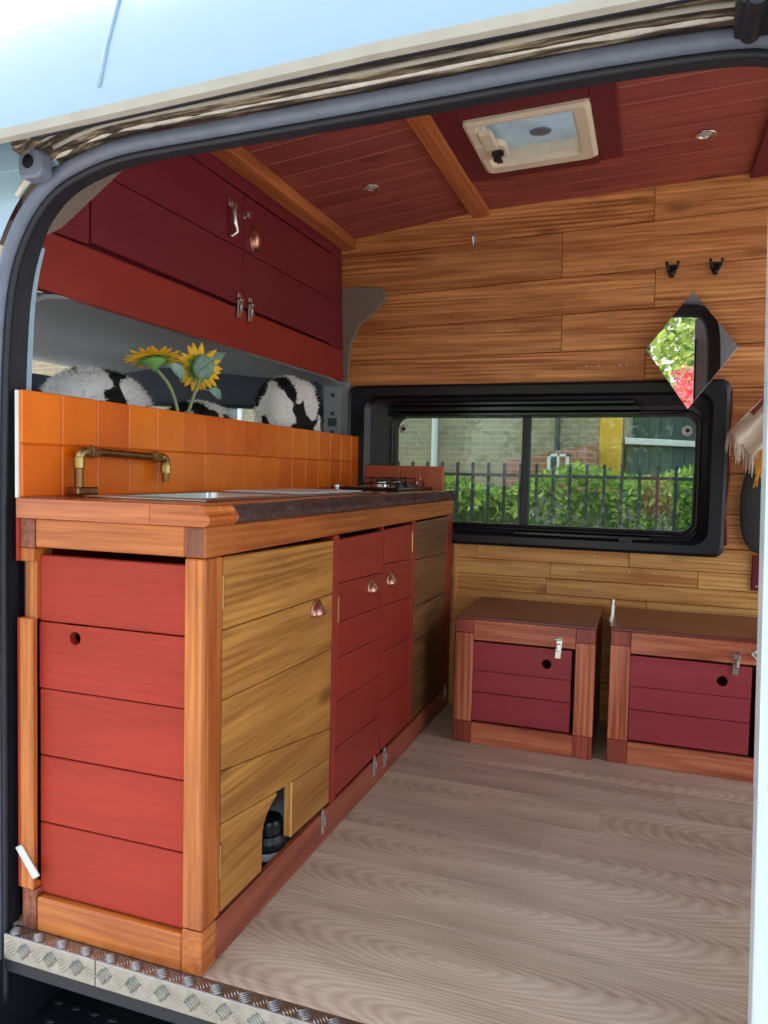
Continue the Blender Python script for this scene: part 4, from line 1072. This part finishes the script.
# ------------------------------------------------------------------ two storage boxes
random.seed(17)
def storage_box(x0, x1, y0, y1, h, dx0, dx1, label, holx, latx, side=None):
    r = thing('storage_box', ((x0+x1)/2, (y0+y1)/2, 0), label, 'storage box', None)
    w = .064
    def pb(name, mat, *bx):
        return part(name, mat, r, *bx)
    yf = y0
    for (a, c) in ((x0, x0+w), (x1-w, x1)):
        pb('stile', 'box_frame', (a, c, yf, yf+.02, .079, h-.062, dict(grain='z', bev=.002)))
        pb('corner_block', 'box_corner', (a, c, yf, yf+.02, 0, .078, dict(grain='z', bev=.002)))
        pb('corner_block', 'box_corner', (a, c, yf, yf+.02, h-.061, h-.012, dict(grain='z', bev=.002)))
    pb('rail', 'box_frame', (x0+w+.001, x1-w-.001, yf, yf+.02, .0, .076, dict(grain='x', bev=.002)))
    pb('rail', 'box_frame', (x0+w+.001, x1-w-.001, yf, yf+.02, h-.085, h-.012, dict(grain='x', bev=.002)))
    pb('side_panel', 'box_corner', (x0+.001, x0+.016, yf+.021, y1, 0, h-.0125, dict(grain='yz')))
    pb('side_panel', 'box_corner', (x1-.016, x1-.001, yf+.021, y1, 0, h-.0125, dict(grain='yz')))
    pb('back_panel', 'box_corner', (x0+.017, x1-.017, y1-.014, y1, 0, h-.0125, dict(grain='x')))
    pb('bottom_panel', 'box_corner', (x0+.017, x1-.017, yf+.021, y1-.015, .004, .016, dict(grain='x')))
    t = pb('lid', 'box_top', (x0-.002, x1+.002, y0-.004, y1, h-.012, h, dict(grain='x', bev=.002)))
    z0, z1 = .082, h-.092
    zz = [z0, z0+(z1-z0)*.365, z0+(z1-z0)*.64, z1]
    dm = MB(); N = 28
    for k in range(3):
        za, zb = zz[k]+.001, zz[k+1]-.001
        if k < 2: dm.box(dx0, dx1, yf+.006, yf+.02, za, zb, grain='xz', bev=.002)
        else:
            hz = (za+zb)/2-.004; rr = .017
            of = (random.uniform(-9, 9),)*3; hw = (zb-za)/2-.001
            dm.box(dx0, holx-.03, yf+.006, yf+.02, za, zb, grain='xz', bev=0, off=of, rnd=.4); dm.box(holx+.03, dx1, yf+.006, yf+.02, za, zb, grain='xz', bev=0, off=of, rnd=.4)
            vs = []; fs = []
            for kk in range(N):
                a = 2*PI*(kk+.5)/N; cx, sx = math.cos(a), math.sin(a); tt = min(.03/max(abs(cx), 1e-6), ((zb-hz) if sx > 0 else (hz-za))/max(abs(sx), 1e-6))
                vs += [(holx+cx*tt, yf+.006, hz+sx*tt), (holx+cx*rr, yf+.006, hz+sx*rr), (holx+cx*rr, yf+.02, hz+sx*rr)]
            for kk in range(N):
                j = (kk+1) % N; fs += [(kk*3, j*3, j*3+1, kk*3+1), (kk*3+1, j*3+1, j*3+2, kk*3+2)]
            cs = [(holx+.03, yf+.006, zb), (holx-.03, yf+.006, zb), (holx-.03, yf+.006, za), (holx+.03, yf+.006, za)]
            for ci, c in enumerate(cs):
                a = math.atan2(c[2]-hz, c[0]-holx) % (2*PI); kk = int((a/(2*PI)*N-.5) % N)
                fs.append((kk*3, len(vs)+ci, ((kk+1) % N)*3))
            dm.add(vs+cs, fs, grain='xz', off=of, rnd=.4)
    dr = dm.build('plank_door', 'box_red', r)
    def hasp(x, z, y, parent, l=.075):
        b = MB(); b.box(x-.010, x+.010, y-.004, y-.0006, z-l/2, z+l/2, bev=.0015, warp=lambda px, py, pz: (px+.08*(pz-z), py, pz)); b.box(x-.007, x+.007, y-.012, y-.004, z-.012, z+.016, bev=.003); b.cyl((x-.012, y-.008, z+.03), (x+.012, y-.008, z+.03), .0045, seg=10); b.build('hasp_latch', 'chrome', parent)
    hasp(latx, h-.085, yf, dr)
    return r, hasp
bx1, _ = storage_box(.127, .613, 1.424, L-.014, .462, .192, .536, 'storage box beside the kitchen end, the left of two red-doored boxes', .452, .492)
bx2, hasp2 = storage_box(.662, 1.19, 1.436, L-.014, .464, .728, 1.098, 'right-hand wider storage box next to the door edge, two latches', 1.012, 1.05)
b = MB(); b.box(1.098, 1.128, 1.429, 1.4355, .405, .432, bev=.003); b.cyl((1.106, 1.424, .425), (1.12, 1.424, .41), .008, seg=12); b.tube([(1.10, 1.428, .43), (1.092, 1.42, .418), (1.104, 1.42, .404), (1.118, 1.428, .404)], .003, 8); b.build('swing_clasp', 'chrome', bx2)
b = MB(); b.box(.648, .6605, 1.70, 1.722, .40, .50, bev=.002); b.cyl((.654, 1.71, .49), (.654, 1.71, .515), .008, seg=12); b.box(.644, .650, 1.69, 1.73, .43, .455, bev=.002); b.build('side_clasp', 'chrome', bx2)

# ------------------------------------------------------------------ textiles at the right of the window
random.seed(19)
TH = thing('fringed_throw', (1.12, L-.085, 1.25), 'cream fringed throw with a dusky red edge hanging right of the window', 'throw')
b = MB()
def th_(u, v):
    # folded corner, hanging to the left as a point
    top = Vector((1.135, L-.095, 1.27)); left = Vector((1.022, L-.10, 1.135)); bot = Vector((1.14, L-.10, 1.02)); rt_ = Vector((1.26, L-.085, 1.26))
    a = top.lerp(left, v); c_ = rt_.lerp(bot, v); q = a.lerp(c_, u)
    return q+Vector((0, .018*math.sin(u*13+v*2)-.012*math.sin(v*7+u*5), .006*math.sin(u*17)))
b.grid(th_, 36, 24); b.build('cloth', 'cloth', TH, solid=.004)
b = MB(); b.grid(lambda u, v: Vector(th_(.02+.16*v, .02+.45*u))+Vector((0, -.006, .004)), 16, 6); b.build('red_band', 'cloth_red', TH, solid=.003)
fr = MB()
for k in range(26):
    q = Vector(th_(k/26, .99)); l = random.uniform(.05, .085); dx = random.uniform(-.012, .012)
    fr.tube([q, q+Vector((dx*.3, -.004, -l*.4)), q+Vector((dx, random.uniform(-.006, .004), -l))], [.0022, .0028, .0018], 6)
fr.build('fringe', 'cloth', TH)
b = MB()
for k in range(14):
    x = 1.118+.004*k; z = 1.03+random.uniform(-.02, .02); b.tube([(x, L-.112, z+.03), (x+.003, L-.114, z-.02), (x+random.uniform(-.01, .01), L-.11, z-.07)], .003, 6)
b.build('orange_tassel', 'orange_yarn', TH)
b = MB()
b.sell((1.165, L-.03, .885), (.085, .024, .185), .8, 1, 28, 20, warp=lambda x, y, z: (x+.10*max(0, z-.91)*.6, y, z))
b.tube([(1.20, L-.02, 1.05), (1.205, L-.012, 1.12), (1.20, L-.008, 1.17)], .005, 6)
tag(b.build('felt_bag', 'felt'), 'dark charcoal felt bag hanging on the wall below the fringed throw', 'bag')

# ------------------------------------------------------------------ outside
b = MB(); b.box(-30, 30, -40, 40, GZ-.1, GZ, bev=0); b.build('ground', 'asphalt', kind='structure')
def leaves(mb, pts, size, seedv=0):
    random.seed(seedv); vs = []; 
    for p in pts:
        p = Vector(p); a = Vector((random.gauss(0, 1), random.gauss(0, 1), random.gauss(0, .8)+.4)).normalized(); s_ = size*random.uniform(.6, 1.3)
        t = a.cross(Vector((random.gauss(0, 1), random.gauss(0, 1), random.gauss(0, 1)))).normalized(); n_ = a.cross(t)
        q = [p, p+a*s_*.5+t*s_*.26+n_*s_*.08, p+a*s_, p+a*s_*.5-t*s_*.26+n_*s_*.08]
        mb.add(q, [(0, 1, 2), (0, 2, 3)], rnd=random.random()*.75+.25*random.random(), off=(0, 0, 0))
# hedge behind the railings
random.seed(2); pts = []
for k in range(24000):
    x = random.uniform(-6, 2.6); top = .95+.07*math.sin(x*2.1)+.07*math.sin(x*5.3+1)+(.12 if x > 1.2 else 0)
    if random.random() < .62: y, z = 5.2+random.gauss(0, .07)+.06*math.sin(x*7)+.05*math.sin(x*3+1), random.uniform(GZ+.1, top)
    else: y, z = random.uniform(5.2, 5.8), top-abs(random.gauss(0, .07))
    if z < .62 and random.random() < .25: continue
    pts.append((x, y, z))
b = MB(); leaves(b, pts, .07, 1)
b.box(-6, 2.6, 5.35, 5.8, GZ, .84, bev=.05, rnd=.05)
tag(b.build('hedge', 'leaf'), 'green leafy hedge behind the black railings seen through the side window', 'hedge', kind='stuff')
RL = thing('railing', (-1.5, 4.78, GZ), 'black iron railing in front of the green hedge outside the window', 'railing')
for z in (.955, -.30):
    b = MB(); b.box(-5.5, 2.6, 4.765, 4.785, z, z+.025, bev=.002); b.build('rail', 'black', RL)
for k in range(60):
    x = -5.2+.128*k; b = MB(); b.box(x-.012, x+.012, 4.766, 4.784, GZ, 1.065, bev=.002); b.build('bar', 'black', RL)
# house
HS = thing('house', (-5, 9, GZ), 'buff brick house behind the hedge seen through the side window', 'house')
def brk_wall(x0, x1, y0, y1, z0, z1, name, mat, parent):
    b = MB(); b.box(x0, x1, y0, y1, z0, z1, grain='xz', bev=0, off=(0, 0, 0)); return b.build(name, mat, parent)
brk_wall(-14, .42, 9.0, 13, GZ, 5.0, 'wall', 'brick_buff', HS)
b = MB(); b.prism([(-14.3, 5.0), (.43, 5.0), (.43, 5.1), (-6.8, 7.6), (-14.3, 5.1)], 'y', 8.8, 13.2, bev=0); b.build('roof', 'roof_slate', HS)
b = MB(); b.cyl((-2.1, 8.93, GZ), (-2.1, 8.93, 4.9), .045); b.build('downpipe', 'white_plastic', HS)
b = MB(); b.cyl((-.42, 8.94, GZ), (-.42, 8.94, 4.9), .035); b.build('downpipe', 'cab_grey', HS)
for (x0, x1, z0, z1) in ((-6.2, -5.2, 1.3, 2.5), (-10.4, -9.4, 1.3, 2.5), (-4.1, -3.3, 2.6, 3.8)):
    b = MB()
    for (a, c, e, f_) in ((x0, x1, z0, z0+.07), (x0, x1, z1-.07, z1), (x0, x0+.07, z0, z1), (x1-.07, x1, z0, z1)): b.box(a, c, 8.95, 9.02, e, f_, bev=.005)
    w_ = b.build('window', 'white_plastic', HS)
    b = MB(); b.box(x0+.06, x1-.06, 8.985, 8.998, z0+.06, z1-.06, bev=0); b.build('pane', 'pane_dark', w_)
YP = MB(); YP.box(.13, .40, 8.84, 8.995, GZ, 4.9, grain='xz', bev=.005)  # patch of sun on the house wall, built as a yellow strip
YP.build('sunlit_wall_strip', 'sunlit_brick', HS)
EX = thing('outbuilding', (-.35, 8.3, GZ), 'low red brick outbuilding with a small white window behind the hedge', 'outbuilding')
b = MB(); b.prism([(-.95, GZ), (.12, GZ), (.12, 1.38), (-.95, 1.14)], 'y', 8.2, 8.8, grain='xz', bev=0, off=(0, 0, 0)); b.build('wall', 'brick_red', EX)
b = MB()
for (a, c, e, f_) in ((-.44, -.18, 0.96, 0.98), (-.44, -.18, 1.21, 1.24), (-.44, -.40, 0.96, 1.24), (-.22, -.18, 0.96, 1.24), (-.325, -.295, 0.96, 1.24)): b.box(a, c, 8.16, 8.21, e, f_, bev=.002)
w_ = b.build('window', 'white_plastic', EX); b = MB(); b.box(-.42, -.32, 8.185, 8.198, 0.98, 1.22, bev=0); b.build('pane', 'pane_dark', w_)
SH = thing('shed', (1.4, 9.5, GZ), 'dark green shed with a pale roof edge right of the yellow sunlit strip of wall', 'shed')
b = MB()
for k in range(14): b.box(.46+.14*k, .46+.14*k+.134, 9.0, 9.05, GZ, 1.36, bev=.004)
b.box(.46, 2.4, 9.05, 11, GZ, 1.3, bev=0); b.build('wall', 'shed_wood', SH)
b = MB(); b.prism([(.44, 1.40), (2.5, 1.32), (2.5, 1.38), (.44, 1.48)], 'y', 8.85, 11.1, bev=.005); b.build('roof', 'white_plastic', SH)
BN = thing('barn', (3, 14, GZ), 'tall grey-green boarded building behind the shed, right side of the window', 'barn')
b = MB()
for k in range(40): b.box(-.7+.2*k, -.7+.2*k+.192, 13.3, 13.36, GZ, 4.2, bev=.006)
b.box(-.7, 7.3, 13.36, 16, GZ, 4.2, bev=0); b.build('wall', 'shed_wood', BN)
b = MB(); b.prism([(-.75, 4.2), (7.4, 4.2), (7.4, 4.35), (3.3, 5.6), (-.75, 4.35)], 'y', 13.1, 16.2, bev=.01); b.build('roof', 'roof_slate', BN)
def bush(x, y, r, zb, zt, n_, label, seedv, mat='leaf_tree', size=.16, name='tree'):
    random.seed(seedv)
    t = thing(name, (x, y, GZ), label, 'tree' if name == 'tree' else 'bush')
    b = MB(); b.tube([(x, y, GZ), (x+.05, y, (GZ+zb)/2), (x, y, zb+.4*(zt-zb))], [.12*r, .09*r, .04*r], 8); b.build('trunk', 'bark', t)
    pts = []
    for k in range(n_):
        d_ = Vector((random.gauss(0, 1), random.gauss(0, 1), random.gauss(0, 1))).normalized(); q = random.random()**.25
        m_ = 1+.18*math.sin(d_.x*7)+.15*math.sin(d_.z*9+d_.y*5)
        pts.append((x+d_.x*r*q*m_, y+d_.y*r*q*m_, (zb+zt)/2+d_.z*(zt-zb)/2*q*m_))
    b = MB(); leaves(b, pts, size, seedv+1); b.build('foliage', mat, t)
bush(1.95, 7.4, .6, .2, 2.2, 1800, 'small leafy tree in front of the shed, right edge of the window', 61)
bush(-9, 18, 2.5, 2, 8.5, 1500, 'tall tree rising behind the brick house', 62, size=.4)
bush(.2, -6.9, 1.5, -.3, 3.6, 4500, 'sunlit tree across the street, mirrored in the diamond mirror', 63)
bush(3.9, -7.0, 1.6, -.3, 3.9, 3000, 'broad tree across the street, right of the mirrored tree', 64, size=.2)
bush(-3.6, -7.2, 1.6, -.3, 3.7, 3000, 'broad tree across the street, left of the mirrored tree', 65, size=.2)
bush(.9, -4.3, .22, .5, 1.0, 420, 'pink flowering bush across the street from the van', 66, 'blossom', .08, 'bush')

# ------------------------------------------------------------------ camera, sky, sun
cam = bpy.data.cameras.new('camera'); co = bpy.data.objects.new('camera', cam); C.objects.link(co)
cam.sensor_fit = 'HORIZONTAL'; cam.sensor_width = 36; cam.lens = 36*747.30/768; cam.clip_start = .05; cam.clip_end = 200
fw = Vector((-0.33467482, 0.94084115, -0.05301593)); rt = Vector((0.9415443, 0.33616715, 0.02204467)); up = Vector((-0.03856275, 0.04253905, 0.99835031))
co.matrix_world = Matrix(((rt.x, up.x, -fw.x, .7691), (rt.y, up.y, -fw.y, -1.1835), (rt.z, up.z, -fw.z, .9685), (0, 0, 0, 1)))
sc.camera = co
w = bpy.data.worlds.new('sky'); sc.world = w; w.use_nodes = True; nt = w.node_tree; nt.nodes.clear()
sky = nt.nodes.new('ShaderNodeTexSky'); sky.sky_type = 'NISHITA'; sky.sun_disc = False
sky.sun_elevation = math.radians(52); sky.sun_rotation = math.radians(-75); sky.air_density = 1.0; sky.dust_density = 2.0; sky.ozone_density = 1.0
bg = nt.nodes.new('ShaderNodeBackground'); bg.inputs[1].default_value = .42
wo = nt.nodes.new('ShaderNodeOutputWorld')
mx = nt.nodes.new('ShaderNodeMixRGB'); mx.inputs[0].default_value = .45; mx.inputs[2].default_value = (2.9, 2.8, 2.6, 1)   # thin bright cloud
lk(nt, sky.outputs[0], mx.inputs[1]); lk(nt, mx.outputs[0], bg.inputs[0]); lk(nt, bg.outputs[0], wo.inputs[0])
sl = bpy.data.lights.new('sun', 'SUN'); sl.energy = 3.2; sl.angle = .009; sl.color = (1, .95, .86)
so = bpy.data.objects.new('sun', sl); C.objects.link(so)
az = Vector((-.93, .36, 0)).normalized(); el = math.radians(52)
sdir = Vector((az.x*math.cos(el), az.y*math.cos(el), math.sin(el)))
so.rotation_euler = sdir.to_track_quat('Z', 'Y').to_euler()
sc.view_settings.view_transform = 'Standard'; sc.view_settings.look = 'None'; sc.view_settings.gamma = 1; sc.view_settings.use_curve_mapping = False
sc.view_settings.exposure = .6
